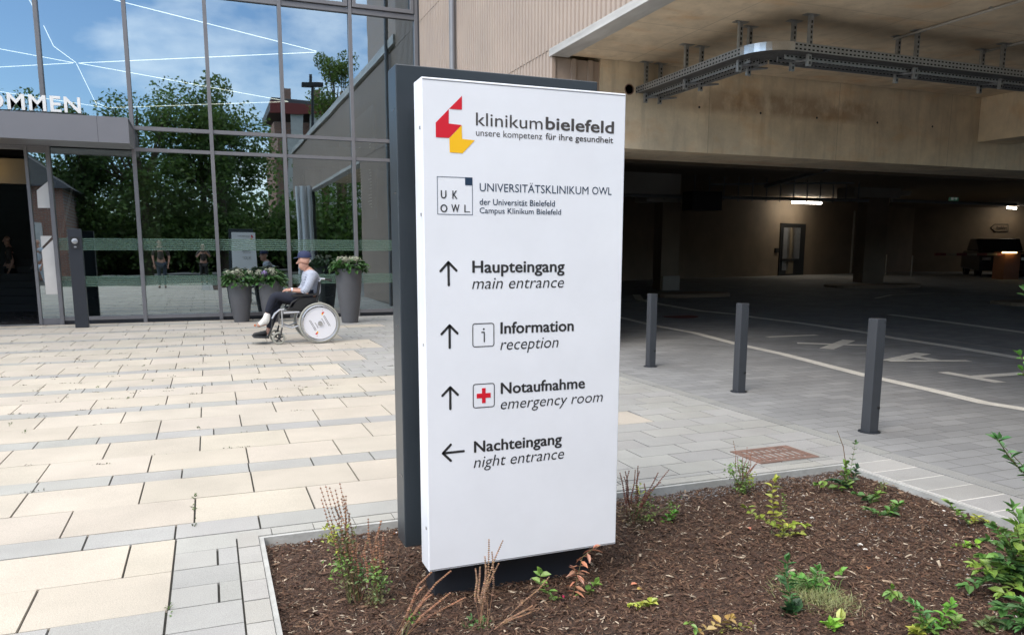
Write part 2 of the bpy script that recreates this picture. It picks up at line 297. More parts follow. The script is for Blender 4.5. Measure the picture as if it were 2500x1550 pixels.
def tag(o, label=None, cat=None, group=None, kind=None):
    if label: o['label'] = label
    if cat: o['category'] = cat
    if group: o['group'] = group
    if kind: o['kind'] = kind
    return o
def thing(name, label, cat, loc=(0, 0, 0), group=None):
    o = bpy.data.objects.new(name, None); C.objects.link(o); o.location = loc; o.empty_display_size = .2; return tag(o, label, cat, group)
def copy_tree(o, parent=None, off=None):
    c = o.copy(); C.objects.link(c)
    if parent: c.parent = parent
    if off is not None: c.location = o.location + Vector(off)
    for ch in [x for x in bpy.data.objects if x.parent == o]: copy_tree(ch, c)
    return c
def bx(*a, **k): return MB().box(*a, **k)
def text_mesh(txt, bold=0, shear=0, space=1):
    cu = bpy.data.curves.new('t', 'FONT'); cu.body = txt; cu.size = 1; cu.offset = bold; cu.shear = shear; cu.space_character = space; cu.resolution_u = 3
    o = bpy.data.objects.new('t', cu); C.objects.link(o); dg = bpy.context.evaluated_depsgraph_get(); dg.update(); me = bpy.data.meshes.new_from_object(o.evaluated_get(dg))
    v = [tuple(p.co) for p in me.vertices]; f = [tuple(p.vertices) for p in me.polygons]; bpy.data.objects.remove(o); bpy.data.meshes.remove(me); return v, f
def put_text(mb, txt, x0, x1, yb, ch, place, bold=0, shear=0, ref='H', th=.0012, space=1):
    """text between x0 and x1 on baseline yb with reference glyph height ch; place(u,v,d) maps to world"""
    # bold strokes: the glyph outlines laid a few times with small shifts, so that no counter or bowl closes up
    v, f = text_mesh(txt, min(bold, 0), shear, space); rv, _ = text_mesh(ref, 0, 0); hh = max(p[1] for p in rv) - min(0, min(p[1] for p in rv))
    a = min(p[0] for p in v); b = max(p[0] for p in v); sy = ch / hh; e = max(bold, 0) * sy; sx = (x1 - x0 - 2 * e) / (b - a)
    for k, (dx, dy) in enumerate(((0, 0),) if e == 0 else ((-1, 0), (1, 0), (-.6, .55), (.6, .55), (-.6, -.55), (.6, -.55))):
        n = len(mb.v); mb.v += [tuple(place(x0 + e + (p[0] - a) * sx + dx * e, yb + p[1] * sy + dy * e, th + .00004 * k)) for p in v]
        for q in f: mb.face(tuple(n + i for i in q))
# ------------------------------------------------------------------ ground, paving, road
g = MB(); xs = [-150, -20, -.3, 60, 150]; g.quad((-150, -150, -.16), (150, -150, -.16), (150, 150, -.16), (-150, 150, -.16)); tag(g.build('ground', 'joint'), kind='structure')
BX0, BX1, BY1 = .165, 3.95, 3.93      # planting bed
j = MB()
for a in ((-16, BX0, -14, 17.0), (BX0, 4.36, BY1, 17.0), (BX1, 4.36, -14, BY1)): j.box(*a[:2], *a[2:], -.12, -.012)
jo = tag(j.build('paving_joints', 'joint'), kind='structure')
pv = MB(); BE = (.445, .408, .352); GR = (.33, .332, .322)
def tone(c, a=.06): k = 1 + U(-a, a); return (c[0] * k, c[1] * k * (1 + U(-.008, .008)), c[2] * k * (1 + U(-.02, .02)))
def slab(x0, x1, y0, y1, c, gx=.005, gy=.003):
    if y0 < BY1 - .01 and x1 > BX0 + .02 and x0 < BX1 - .02: return
    pv.col = tone(c); h = U(-.0012, .0012); pv.box(x0 + gx, x1 - gx, y0 + gy, y1 - gy, -.03, h, skip=(0,))
def row(x0, x1, y0, y1, ln, off, c, **k):
    i = math.floor((x0 - off) / ln); x = off + i * ln
    while x < x1 - .01:
        a, b = max(x, x0), min(x + ln, x1)
        if b - a > .03: slab(a, b, y0, y1, c, **k)
        x += ln
LB = .624
def field_left():
    # (y0, y1, kind, joint offset, beige right edge)
    rows = [(-2.2, -1.8, 1), (-1.8, -1.36, 1), (-1.36, -1.16, 0), (-1.16, -.72, 1), (-.72, -.28, 1), (-.28, -.07, 0), (-.07, .37, 1), (.37, .81, 1), (.81, 1.03, 0), (1.03, 1.44, 1), (1.44, 1.88, 1), (1.88, 2.1, 0), (2.1, 2.55, 1), (2.55, 2.99, 1), (2.99, 3.205, 0),
            (3.205, 3.612, 1), (3.612, 4.03, 1), (4.035, 4.25, 0), (4.25, 4.69, 1), (4.69, 5.145, 1), (5.145, 5.37, 0), (5.37, 5.83, 1), (5.83, 6.32, 1), (6.32, 6.555, 0), (6.555, 7.04, 1), (7.04, 7.52, 1), (7.52, 7.75, 0),
            (7.75, 8.24, 1), (8.24, 8.70, 1), (8.70, 8.945, 0), (8.945, 9.42, 1), (9.42, 9.87, 1), (9.87, 10.11, 0), (10.11, 10.62, 1), (10.62, 11.15, 1), (11.15, 11.34, 0), (11.34, 11.9, 1), (11.9, 12.45, 1), (12.45, 12.68, 0),
            (12.68, 13.2, 1), (13.2, 13.73, 1), (13.73, 13.95, 0), (13.95, 14.5, 1), (14.5, 15.02, 1), (15.02, 15.24, 0), (15.24, 15.8, 1), (15.8, 16.32, 1), (16.32, 16.54, 0), (16.54, 17.0, 1)]
    par = 0
    for k, (y0, y1, b) in enumerate(rows):
        if b:
            par ^= 1; off = -.438 if par else -.126
            if abs(y0 - 3.205) < .01: off = -.745
            if abs(y0 - 3.612) < .01: off = -.425
            if abs(y0 - 4.25) < .01: off = -.141
            if abs(y0 - 4.69) < .01: off = -.44
            e = 1.47 if y0 > 8.9 and y0 < 10 else 2.3 if y0 < 8.9 else 1.9 if y0 < 11 else 2.38 if y0 < 12.6 else 2.0 if y0 < 14 else 3.1 if y0 < 15.1 else 2.2
            if y0 < 4.05: e = -.222
            row(-14, e, y0, y1, LB, off, BE)
            if e > 0: ym = (y0 + y1) / 2; xr = 2.3 if y0 < 9.4 else 4.35; row(e, xr, y0, ym, .41, .1, GR); row(e, xr, ym, y1, .41, .3, GR)
            else:
                ym = (y0 + y1) / 2; row(-.222, .06, y0, ym, .19, -.222 - .0 * par, GR); row(-.222, .06, ym, y1, .36, -.222, GR)
        else: row(-14, (.06 if y0 < 4.0 else 2.3 if y0 < 9.4 else 4.35), y0, y1, .409, -.638 + (.2 if k % 2 else 0) * (y0 > 4.3), (.325, .327, .315))
field_left()
pv2 = pv.f and None
# edging stones round the bed
row(-.0, 4.0, BY1, BY1 + .1, .21, .02, (.36, .36, .34), gx=.002)
y = -2.
while y < BY1: slab(.06, BX0, y, y + .205, (.36, .355, .335), gx=.003); y += .207
# right-hand field of grey slabs
ys = [4.09, 4.32, 4.545, 4.775, 5.01, 5.25, 5.495, 5.745, 5.96, 6.2, 6.47, 6.70, 6.94, 7.18, 7.42, 7.66, 7.9, 8.14, 8.38, 8.62, 8.86, 9.1, 9.34]
# (the left field stops behind the sign at x=2.3; the right-hand field continues it)
keep = [i for i in range(len(pv.f))]
for i, (a, b) in enumerate(zip(ys[:-1], ys[1:])):
    off = 3.17 + i * .2 if i < 8 else 3.22 + .2 * i
    if i == 6: row(2.3, 3.44, 5.495, 5.96, .62, 3.44 - .62, BE); row(3.44, 4.35, a, b, .41, 3.645, GR)
    elif i == 7: row(3.44, 4.35, a, b, .41, 3.868, GR)
    elif i == 8: row(2.3, 3.24, a, b, .62, 3.24 - .62, BE); row(3.24, 4.35, a, b, .41, 3.66, GR)
    else: row(2.3, 4.35, a, b, .41, off, GR)
row(2.3, 4.35, BY1 + .10, 4.09, .41, 2.97, GR)
y = 4.09
while y > -2: slab(BX1 + .01, 4.345, y - .205, y, (.34, .34, .33), gx=.004, gy=.0055); y -= .2065
# split the paving into its two looks is not needed: one sheet of slabs
tag(pv.build('plaza_paving', 'paver', bevel=0), kind='structure')
mo = MB()     # pale mortar bands beside the bed
mo.box(BX1 + .0105, 4.344, -2, BY1 - .0, -.02, -.0018); tag(mo.build('mortar_bedding', mat('pale_mortar', (.62, .61, .58), .9, nscale=20, namt=.1)), kind='structure')
kb = MB(); y = -10.
while y < 17: kb.col = tone((.28, .285, .28)); kb.box(4.352, 4.475, y + .003, y + .997, -.06, .002); y += 1.
tag(kb.build('kerb_line', 'paver'), kind='structure')
rd = MB(); X = [4.478, 16, 60]; Y = [-14, 4, 12, 15, 18, 21, 24, 48]
for a in range(2):
    for b in range(7): rd.quad((X[a], Y[b], zfloor(Y[b])), (X[a + 1], Y[b], zfloor(Y[b])), (X[a + 1], Y[b + 1], zfloor(Y[b + 1])), (X[a], Y[b + 1], zfloor(Y[b + 1])))
rd.quad((4.478, -14, -.1), (4.478, 17, -.1), (4.478, 17, 0), (4.478, -14, 0))
tag(rd.build('road', 'road'), kind='structure')
def strip(px, w, z=.004, m='paintw', name='road_marking'):
    b = MB(); pts = [GF(*p) for p in px]; L_, R_ = [], []
    for i, p in enumerate(pts):
        d = pts[min(i + 1, len(pts) - 1)] - pts[max(i - 1, 0)]; d.z = 0; d.normalize(); n = Vector((-d.y, d.x, 0)) * w / 2
        zz = Vector((0, 0, z)); L_.append(p + n + zz); R_.append(p - n + zz)
    for i in range(len(pts) - 1): b.quad(L_[i], R_[i], R_[i + 1], L_[i + 1])
    return b
def z8(*pts): return [(1500 + x / 2.439, 680 + y / 2.439) for x, y in pts]
mk = MB()
def addm(b): n = len(mk.v); mk.v += b.v; [mk.face(tuple(n + i for i in f)) for f in b.f]
addm(strip(z8((-200, 190), (35, 232), (200, 272), (260, 285), (480, 325), (725, 390), (1000, 450), (1300, 528), (1515, 583), (1620, 605), (1900, 668), (2200, 740), (2439, 778), (2700, 812)), .16))
addm(strip(z8((130, 96), (150, 125), (265, 152), (500, 192), (735, 215), (820, 230), (1100, 265), (1530, 328), (1630, 350), (2000, 405), (2340, 462), (2700, 520)), .22))
addm(strip(z8((1640, 215), (2000, 262), (2439, 322), (2800, 370)), .24))
addm(strip(z8((1555, 118), (1650, 98), (1900, 88), (2439, 98)), .12))
tag(mk.build('road_line', 'paintw'), kind='structure')
k2 = MB(); mk = k2
addm(strip(z8((800, 205), (1200, 255), (1540, 305), (1640, 322), (2000, 372), (2400, 430), (2700, 470)), .06))
tag(k2.build('drain_channel', 'gwhite'), kind='structure')
TL = {}; tx = thing('taxi_lettering', 'white letters TAXI painted flat on the grey pavers', 'road marking', tuple(G(2000, 850)))
for li, a, b, w in ((3, (910, 349), (1205, 337), .14), (2, (1088, 385), (1530, 400), .17), (2, (1262, 420), (1398, 368), .2), (1, (1630, 492), (1842, 446), .2), (1, (1735, 458), (1930, 491), .17), (1, (1630, 493), (2112, 492), .15), (0, (1955, 558), (2300, 620), .16), (0, (2135, 588), (2439, 566), .15)):
    TL.setdefault(li, MB()); mk = TL[li]; addm(strip(z8(a, b), w, .0045 + .0012 * (len(mk.f))))
for b in TL.values(): b.build('letter', 'paintw', tx)
mc = MB().lathe([(.38, 0), (.38, .005)], tuple(GF(*z8((390, 226))[0])), 24); tag(mc.build('manhole_cover', 'paintr'), 'round dark red manhole cover in the pavers near the garage column', 'manhole cover')
def island(px, name, lab, w=2.2, d=1.2):
    c = GF(*px); o = []
    for k in range(28): t = 2 * math.pi * k / 28; o.append((c.x + w * math.copysign(abs(math.cos(t)) ** .6, math.cos(t)), c.y + d * math.copysign(abs(math.sin(t)) ** .6, math.sin(t)), c.z - .05))
    b = MB().prism(o, (0, 0, 0), (0, 0, .13)); return tag(b.build(name, 'gdark'), lab, 'traffic island')
island((2530, 742), 'traffic_island', 'rounded raised kerb island at the right edge of the garage drive', 1.3, .6)
island((1680, 722), 'traffic_island', 'low kerb island round the foot of the left garage column', 1.2, .6)
island((2130, 700), 'traffic_island', 'low kerb island round the foot of the right garage column', 1.8, .7)
# ------------------------------------------------------------------ planting bed
bd = MB(); nx, ny = 60, 70; hs = {}
from mathutils import noise as mn
def zbed(x, y):
    e = min(x - BX0, BX1 - x, BY1 - y)
    return -.052 + .022 * mn.noise(Vector((x * 2.1, y * 2.1, 0))) + .012 * mn.noise(Vector((x * 7, y * 7, 3))) + .012 * min(1, max(0, e) / .35)
for i in range(nx + 1):
    for k in range(ny + 1):
        x = BX0 + (BX1 - BX0) * i / nx; y = -.6 + (BY1 + .6) * k / ny; bd.v.append((x, y, zbed(x, y)))
for i in range(nx):
    for k in range(ny): q = i * (ny + 1) + k; bd.face((q, q + ny + 1, q + ny + 2, q + 1))
tag(bd.build('planting_bed', 'mulchbase', smooth=True), kind='structure')
eg = MB()
eg.box(BX0 - .0, BX0 + .022, -.6, BY1, -.14, -.006); eg.box(BX0 + .022, BX1 - .022, BY1 - .022, BY1, -.14, -.006); eg.box(BX1 - .022, BX1, -.6, BY1, -.14, -.006)
tag(eg.build('bed_edging', mat('concrete_edging', (.40, .41, .40), .85, nscale=6, namt=.2, bump=.3, bscale=60)), kind='structure')
ch = MB(); CC = [(.075, .036, .022), (.10, .05, .03), (.16, .09, .055), (.045, .022, .015), (.22, .14, .09), (.13, .07, .042), (.06, .03, .02), (.36, .26, .18)]
def chip(x, y, ln, w, th, col, tilt=.5):
    a = U(0, 6.283); t = random.gauss(0, tilt * .6); z = zbed(x, y) + U(0, .014)
    d = Vector((math.cos(a) * math.cos(t), math.sin(a) * math.cos(t), math.sin(t))); s = d.cross(Vector((U(-.5, .5), U(-.5, .5), 1))).normalized(); n = s.cross(d)
    p = Vector((x, y, z)); ch.col = col; i = len(ch.v); w1, w2 = w * U(.25, 1), w * U(.25, 1)
    ch.v += [tuple(p - d * ln / 2 - s * w1 / 2), tuple(p - d * ln * .4 + s * w1 / 2), tuple(p + d * ln / 2 + s * w2 / 2), tuple(p + d * ln * .42 - s * w2 / 2), tuple(p + n * th + s * U(-.3, .3) * w)]
    ch.face((i, i + 1, i + 4)); ch.face((i + 1, i + 2, i + 4)); ch.face((i + 2, i + 3, i + 4)); ch.face((i + 3, i, i + 4)); ch.face((i + 3, i + 2, i + 1, i))
cnt = 0
while cnt < 74000:
    x = U(BX0 + .03, BX1 - .03); y = U(1.2, BY1 - .03)
    if y < 2.72 - (x - .15) * .37: continue
    cnt += 1; big = rnd(); k = CC[min(7, int(abs(random.gauss(0, 2.6))))] if rnd() < .955 else (.46, .37, .28)
    f = U(.6, 1.12); col = (k[0] * f, k[1] * f * 1.03, k[2] * f * 1.04)
    ln = U(.008, .024) if big < .92 else U(.024, .055); chip(x, y, ln, ln * U(.15, .42), ln * .1, col)
tag(ch.build('bark_mulch', 'chip'), 'brown bark mulch covering the planting bed', 'mulch', kind='stuff')
gv = MB()
def pebble(x, y, r, col, z=None):
    gv.col = col; c = Vector((x, y, (zbed(x, y) if z is None else z) + r * .3)); n = len(gv.v); q = [U(.7, 1.2) for _ in range(6)]
    gv.v += [tuple(c + Vector(v) * r) for v in ((q[0], 0, 0), (0, q[1], 0), (-q[2], 0, 0), (0, -q[3], 0), (0, 0, q[4] * .6), (.1, 0, -.6), (.6, .6, .2), (-.6, .55, .25), (-.55, -.6, .2), (.6, -.55, .2))]
    for f in ((4, 0, 6), (4, 6, 1), (4, 1, 7), (4, 7, 2), (4, 2, 8), (4, 8, 3), (4, 3, 9), (4, 9, 0), (5, 6, 0), (5, 1, 6), (5, 7, 1), (5, 2, 7), (5, 8, 2), (5, 3, 8), (5, 9, 3), (5, 0, 9)): gv.face(tuple(n + i for i in f))
for i in range(2600):
    x = U(1.7, 3.9); y = BY1 - .02 - abs(random.gauss(0, .085)); k = U(.1, .28); pebble(x, y, U(.003, .008), (k, k, k * 1.02))
for i in range(500):
    x = U(.18, 1.7); y = BY1 - .02 - abs(random.gauss(0, .03)); k = U(.12, .35); pebble(x, y, U(.003, .007), (k, k, k))
for i in range(800):
    x = U(2.9, 3.92); y = U(1.2, 3.9); k = U(.25, .55); pebble(x, y, U(.003, .007), (k, k * .97, k * .92))
tag(gv.build('gravel', 'stone'), 'fine grey gravel along the edges of the bed', 'gravel', kind='stuff')
for k, (px, r, lab) in enumerate((((2100, 1332), .017, 'white stone alone in the middle of the mulch right of the yellow-leaved plant'), ((2112, 1340), .014, 'smaller white stone just below another on the mulch'), ((2250, 1266), .016, 'flat white stone below the right-hand concrete edging'), ((2304, 1248), .013, 'pale stone close to the right edging of the bed'), ((2308, 1285), .010, 'small round white stone among pale chips'), ((1962, 1211), .013, 'oval pale pebble near the dark-leaved seedling'), ((1982, 1270), .014, 'white pebble left of centre in the right part of the bed'), ((2488, 1510), .02, 'white stone at the lower right corner under the bush'))):
    p = G(*px, -.045); gv = MB(); pebble(p.x, p.y, r, (.62, .6, .56)); tag(gv.build('stone', 'stone', smooth=True), lab, 'stone', 'loose white stones on the mulch')
for px, a, lab in (((680, 1322), .5, 'cigarette butt with white paper by the corner of the bed'), ((757, 1321), -.2, 'orange cigarette filter near the back edging'), ((965, 1301), .6, 'white and tan cigarette butt beside the dark sign box'), ((1660, 1190), .1, 'orange cigarette filter by the edging right of the sign')):
    p = G(*px, -.04); d = Vector((math.cos(a), math.sin(a), 0)) * .012; t = thing('cigarette_butt', lab, 'cigarette butt', tuple(p), 'cigarette butts in the bed')
    MB().tube([p - d, p + d * .1], .0042, 8).build('filter', M['orangebox'], t); MB().tube([p + d * .1, p + d], .004, 8).build('paper', 'disc', t)
# ------------------------------------------------------------------ drain grate
t = thing('drain_grate', 'rusty slotted drain grate set in the grey paving by the bed corner', 'drain grate', (3.65, 4.27, 0))
fr = MB(); x0, x1, y0, y1 = 3.41, 3.91, 4.1, 4.44
fr.box(x0, x1, y0, y0 + .04, -.02, .006); fr.box(x0, x1, y1 - .04, y1, -.02, .006); fr.box(x0, x0 + .035, y0 + .04, y1 - .04, -.02, .006); fr.box(x1 - .035, x1, y0 + .04, y1 - .04, -.02, .006)
fr.build('frame', 'rust', t)
br = MB(); n = 9
for i in range(n): x = x0 + .05 + (x1 - x0 - .1) * i / (n - 1); br.box(x - .014, x + .014, y0 + .04, y1 - .04, -.02, .004)
for yy in (4.175, 4.3, 4.375)[:2]: br.box(x0 + .035, x1 - .035, yy, yy + .022, -.02, .0055)
br.build('bars', 'rust', t); bx(x0 + .01, x1 - .01, y0 + .01, y1 - .01, -.05, -.021).build('sump', 'black', t)
# ------------------------------------------------------------------ bollards
def make_bollard(g_, lab):
    t = thing('bollard', lab, 'bollard', (g_.x, g_.y, 0), 'square anthracite bollards along the drive'); w = .0465
    b = bx(-w, w, -w, w, 0, .905).build('post', 'anth', None, bevel=.006); b.parent = t
    p = MB(); p.prism([(.085 * math.cos(k * math.pi / 8), .085 * math.sin(k * math.pi / 8), .0) for k in range(16)], (0, 0, 0), (0, 0, .006)); o = p.build('base_plate', 'anthdark'); o.parent = t
    l_ = MB().lathe([(.014, 0), (.014, .004), (.008, .004), (.008, -.004)], (.03, -w - .0035, .2), 14, ax='y'); o = l_.build('lock', 'black'); o.parent = t
    h = MB().lathe([(.006, 0), (.006, .003)], (.03, -w - .0025, .875), 10, ax='y'); o = h.build('screw', 'black'); o.parent = t
    return t
b0 = make_bollard(G(1593, 896) + Vector((0, .05, 0)), 'dark grey square bollard farthest back, directly right of the sign')
for px, lab in (((1811, 958), 'dark grey square bollard in the middle of the row of three'), ((2134, 1057), 'tallest-looking dark grey square bollard nearest the planting bed and drain')):
    c = copy_tree(b0); q = G(*px); c.location = (q.x, q.y + .05, 0); c['label'] = lab; 
# ------------------------------------------------------------------ the sign
PT = thing('information_sign', 'tall white hospital direction sign with a dark grey offset panel, standing in the mulch bed', 'sign', (1.2, 3.0, -.05))
x0, x1, yf, z0, z1 = .771, 1.632, 2.90, .127, 2.055
bx(x0, x1, yf, yf + .115, z0, z1).build('white_panel', 'white', PT, bevel=.004)
sm = MB(); sm.box(x0 + .004, x1 - .004, yf - .0012, yf + .0, z0 + .006, z0 + .0085); sm.box(x0 + .004, x1 - .004, yf - .0012, yf, z1 - .0095, z1 - .007); sm.build('panel_seam', 'pipe', PT)
bx(.825, 1.56, 3.02, 3.155, -.12, 2.0).build('plinth', 'anthdark', PT, bevel=.003)
p1, p2, p3 = PY(965, 156, 3.16), PY(1459, 201.6, 3.16), PY(989, 1336.5, 3.16)
print('box', p1, p2, p3)
bx(p1.x, p2.x, 3.16, 3.30, p3.z, p1.z).build('dark_panel', 'boxdark', PT, bevel=.004)
bx(.84, 1.70, 3.305, 3.42, z0, z1 - .03).build('rear_white_panel', 'white', PT, bevel=.004)
def on_rear(u, v, d): return (1.70 - u, 3.42 + d, v)
rb_ = MB(); put_text(rb_, 'klinikumbielefeld', .19, .62, 1.86, .052, on_rear, .01, 0, 'k'); rb_.build('rear_lettering', 'inkgrey', PT)
for k_, (t1_, t2_) in enumerate((('Haupteingang', 'main entrance'), ('Information', 'reception'))):
    rb_ = MB(); put_text(rb_, t1_, .2, .5, 1.30 - .24 * k_, .045, on_rear, .02, 0, 'H'); put_text(rb_, t2_, .2, .48, 1.24 - .24 * k_, .04, on_rear, 0, .2, 'H'); rb_.build('rear_lettering', 'ink', PT)
rb_ = MB(); rb_.quad(on_rear(.06, 1.86, .0012), on_rear(.12, 1.82, .0012), on_rear(.16, 1.88, .0012), on_rear(.13, 1.95, .0012)); rb_.build('rear_logo', 'red', PT); rb_ = MB(); rb_.quad(on_rear(.11, 1.76, .0012), on_rear(.16, 1.76, .0012), on_rear(.18, 1.81, .0012), on_rear(.11, 1.81, .0012)); rb_.build('rear_logo', 'yellow', PT)
rv = MB()
for z in (.35, .8, 1.25, 1.7, 1.95): rv.lathe([(.006, 0), (.006, .003)], (0, 0, 0), 8, ax='y')
rv = MB()
for z in (.3, 1.05, 1.55, 1.87):
    for dy in (.0,): rv.box(x0 - .0025, x0, yf + .02 + dy, yf + .032 + dy, z, z + .012)
for z in (.45, 1.1, 1.65, 1.98):
    for dy in (.03, .055): rv.box(p1.x - .0022, p1.x, 3.16 + dy, 3.168 + dy, z, z + .008)
rv.build('rivet', 'galvs', PT)
# homography from the photographed panel corners to panel coordinates
src = [(1028, 187), (1528.3, 230.3), (1503.7, 1323.2), (1047.4, 1398.7)]; dst = [(x0, z1), (x1, z1), (x1, z0), (x0, z0)]
A = []; B = []
for (a, b), (c, d) in zip(src, dst): A += [[a, b, 1, 0, 0, 0, -c * a, -c * b], [0, 0, 0, a, b, 1, -d * a, -d * b]]; B += [c, d]
Hm = np.append(np.linalg.solve(np.array(A), np.array(B)), 1).reshape(3, 3)
def UV(x, y): q = Hm @ np.array([x, y, 1]); return q[0] / q[2], q[1] / q[2]
def r6(x, y): return UV(940 + x / 3.6, 140 + y / 3.6)
def r7(x, y): return UV(1020 + x / 4.69, 600 + y / 4.69)
def r8(x, y): return UV(1020 + x / 4.69, 880 + y / 4.69)
def on_front(u, v, d): return (u, yf - d, v)
def line_text(mb, txt, R_, lb, rb, top, bold=0, shear=0, ref='H', space=1):
    """lb/rb: pixel of the baseline at the left and right end, top: pixel above lb at the height of glyph ref"""
    a = R_(*lb); b = R_(*rb); t_ = R_(*top); put_text(mb, txt, a[0], b[0], (a[1] + b[1]) / 2, t_[1] - a[1], on_front, bold, shear, ref, space=space)
lt = MB(); line_text(lt, 'klinikum', r6, (800, 603), (1385, 637), (800, 490), .0, 0, 'k'); lt.build('name_lettering', 'inkgrey', PT); lt = MB(); line_text(lt, 'bielefeld', r6, (1412, 638), (2010, 668), (1412, 532), .027, 0, 'b'); lt.build('name_lettering', 'inkgrey', PT)
lt = MB(); line_text(lt, 'unsere kompetenz', r6, (800, 692), (1382, 724), (800, 634), -.002, 0, 'k'); lt.build('slogan_lettering', 'inkgrey', PT); lt = MB(); line_text(lt, 'für ihre gesundheit', r6, (1412, 727), (2003, 754), (1412, 673), .011, 0, 'h')
lt.build('slogan_lettering', 'inkgrey', PT)
def polys(name, m, R_, lst):
    b = MB()
    for p in lst: b.quad(*[on_front(*R_(*q), .0012) for q in p])
    return b.build(name, m, PT)
polys('logo_red', 'red', r6, [[(676, 342), (562, 456), (676, 464)], [(560, 458), (444, 577), (446, 705), (562, 712), (674, 598), (560, 585)]])
polys('logo_yellow', 'yellow', r6, [[(674, 600), (565, 713), (568, 838), (682, 846), (790, 732), (678, 720)]])
def frame_rect(b, R_, a, c, w):
    (u0, v1), (u1, v0) = R_(*a), R_(*c)
    for q in ((u0, u1, v1 - w, v1), (u0, u1, v0, v0 + w), (u0, u0 + w, v0 + w, v1 - w), (u1 - w, u1, v0 + w, v1 - w)): b.box(q[0], q[1], yf - .0012, yf, q[2], q[3])
nb = MB(); frame_rect(nb, r6, (456, 1048), (771, 1387), .0016)
(u0, v1), (u1, v0) = r6(704, 1056), r6(769, 1127); nb.box(u0, u1, yf - .0014, yf, v0, v1)
line_text(nb, 'UNIVERSITÄTSKLINIKUM', r6, (833, 1181), (1787, 1203), (833, 1109), .0, 0, 'U'); nb.build('university_lettering', 'navy', PT); nb = MB(); line_text(nb, 'OWL', r6, (1820, 1204), (1990, 1209), (1820, 1138), .0, 0, 'L')
nb.build('university_lettering', 'navy', PT)
uk = MB(); line_text(uk, 'U', r6, (490, 1240), (540, 1242), (490, 1170), .015, 0, 'U'); line_text(uk, 'K', r6, (592, 1244), (637, 1245), (592, 1174), .015, 0, 'K')
line_text(uk, 'O', r6, (486, 1361), (549, 1362), (486, 1293), .015, 0, 'O'); line_text(uk, 'W', r6, (583, 1360), (655, 1362), (583, 1294), .015, 0, 'W'); line_text(uk, 'L', r6, (698, 1363), (748, 1365), (698, 1296), -.01, 0, 'L')
uk.build('logo_lettering', 'ink', PT); uk = MB(); line_text(uk, 'der Universität Bielefeld', r6, (832, 1299), (1493, 1309), (832, 1246), .004, 0, 'd'); uk.build('small_lettering', 'navy', PT); uk = MB(); line_text(uk, 'Campus Klinikum Bielefeld', r6, (832, 1371), (1547, 1382), (832, 1321), .004, 0, 'C')
def rod(b, R_, pts, w):     # rounded stroke in panel coordinates
    P_ = [Vector(R_(*p)) for p in pts]
    for p, q in zip(P_[:-1], P_[1:]):
        d = (q - p).normalized(); n = Vector((-d.y, d.x)) * w / 2; ring = []
        for k in range(9): t_ = math.pi * k / 8; ring.append(q + n * math.cos(t_) * -1 * -1 + d * math.sin(t_) * w / 2)
        for k in range(9): t_ = math.pi * k / 8; ring.append(p - n * math.cos(t_) - d * math.sin(t_) * w / 2)
        b.quad(*[on_front(v.x, v.y, .0012) for v in ring])
uk.build('small_lettering', 'navy', PT)
dl = MB()
for R_, lst in ((r7, [('Haupteingang', (625, 305), (1682, 296), (625, 172), .014, 0), ('main entrance', (622, 495), (1675, 474), (622, 362), -.012, .22), ('Information', (948, 1003), (1787, 966), (948, 876), .014, 0), ('reception', (946, 1190), (1612, 1157), (946, 1058), -.012, .22)]),
                (r8, [('Notaufnahme', (952, 378), (1915, 304), (952, 254), .014, 0), ('emergency room', (952, 555), (2118, 458), (952, 430), -.012, .22), ('Nachteingang', (645, 1047), (1652, 948), (645, 922), .014, 0), ('night entrance', (642, 1228), (1677, 1110), (642, 1100), -.012, .22)])):
    for tx_, a, b, c, bo, sh in lst: dl = MB(); line_text(dl, tx_, R_, a, b, c, bo * 1.75 if bo > 0 else bo * .3, sh, 'H'); dl.build('direction_lettering', 'ink', PT)
aw = .0098
for R_, L_ in ((r7, [[(260, 292), (350, 190), (442, 285)], [(350, 190), (355, 452)]]), (r7, [[(272, 1013), (364, 913), (454, 1003)], [(364, 913), (366, 1168)]]), (r8, [[(282, 405), (372, 308), (460, 393)], [(372, 308), (373, 555)]]), (r8, [[(378, 965), (287, 1065), (379, 1148)], [(287, 1065), (527, 1037)]])):
    b = MB(); [rod(b, R_, p, aw) for p in L_]; b.build('arrow', 'ink', PT)
for R_, a, c in ((r7, (625, 890), (878, 1150)), (r8, (631, 270), (883, 527))):
    b = MB(); (u0, v1), (u1, v0) = R_(*a), R_(*c); r = .011; w = .0034; pts = []
    for cx, cy, t0 in ((u1 - r, v1 - r, 0), (u0 + r, v1 - r, 90), (u0 + r, v0 + r, 180), (u1 - r, v0 + r, 270)):
        for k in range(6): t_ = math.radians(t0 + 18 * k); pts.append(((cx + r * math.cos(t_), cy + r * math.sin(t_)), (cx + (r - w) * math.cos(t_), cy + (r - w) * math.sin(t_))))
    for k in range(len(pts)): (p, q), (p2_, q2) = pts[k], pts[(k + 1) % len(pts)]; b.quad(*[on_front(*v, .0012) for v in (p, p2_, q2, q)])
    b.build('pictogram_frame', 'ink', PT)
b = MB(); rod(b, r7, [(735, 990), (763, 990), (763, 1096)], .0048); cx, cy = r7(757, 953); b.quad(*[on_front(cx + 0.0040 * math.cos(k * .524), cy + 0.0040 * math.sin(k * .524), .0012) for k in range(12)]); b.build('information_pictogram', 'ink', PT)
b = MB(); (u0, v1), (u1, v0) = r8(737, 316), r8(779, 483); b.box(u0, u1, yf - .0012, yf, v0, v1); (a0, b1), (a1, b0_) = r8(677, 380), r8(837, 421); b.box(a0, u0, yf - .0012, yf, b0_, b1); b.box(u1, a1, yf - .0012, yf, b0_, b1); b.build('red_cross', 'red', PT)
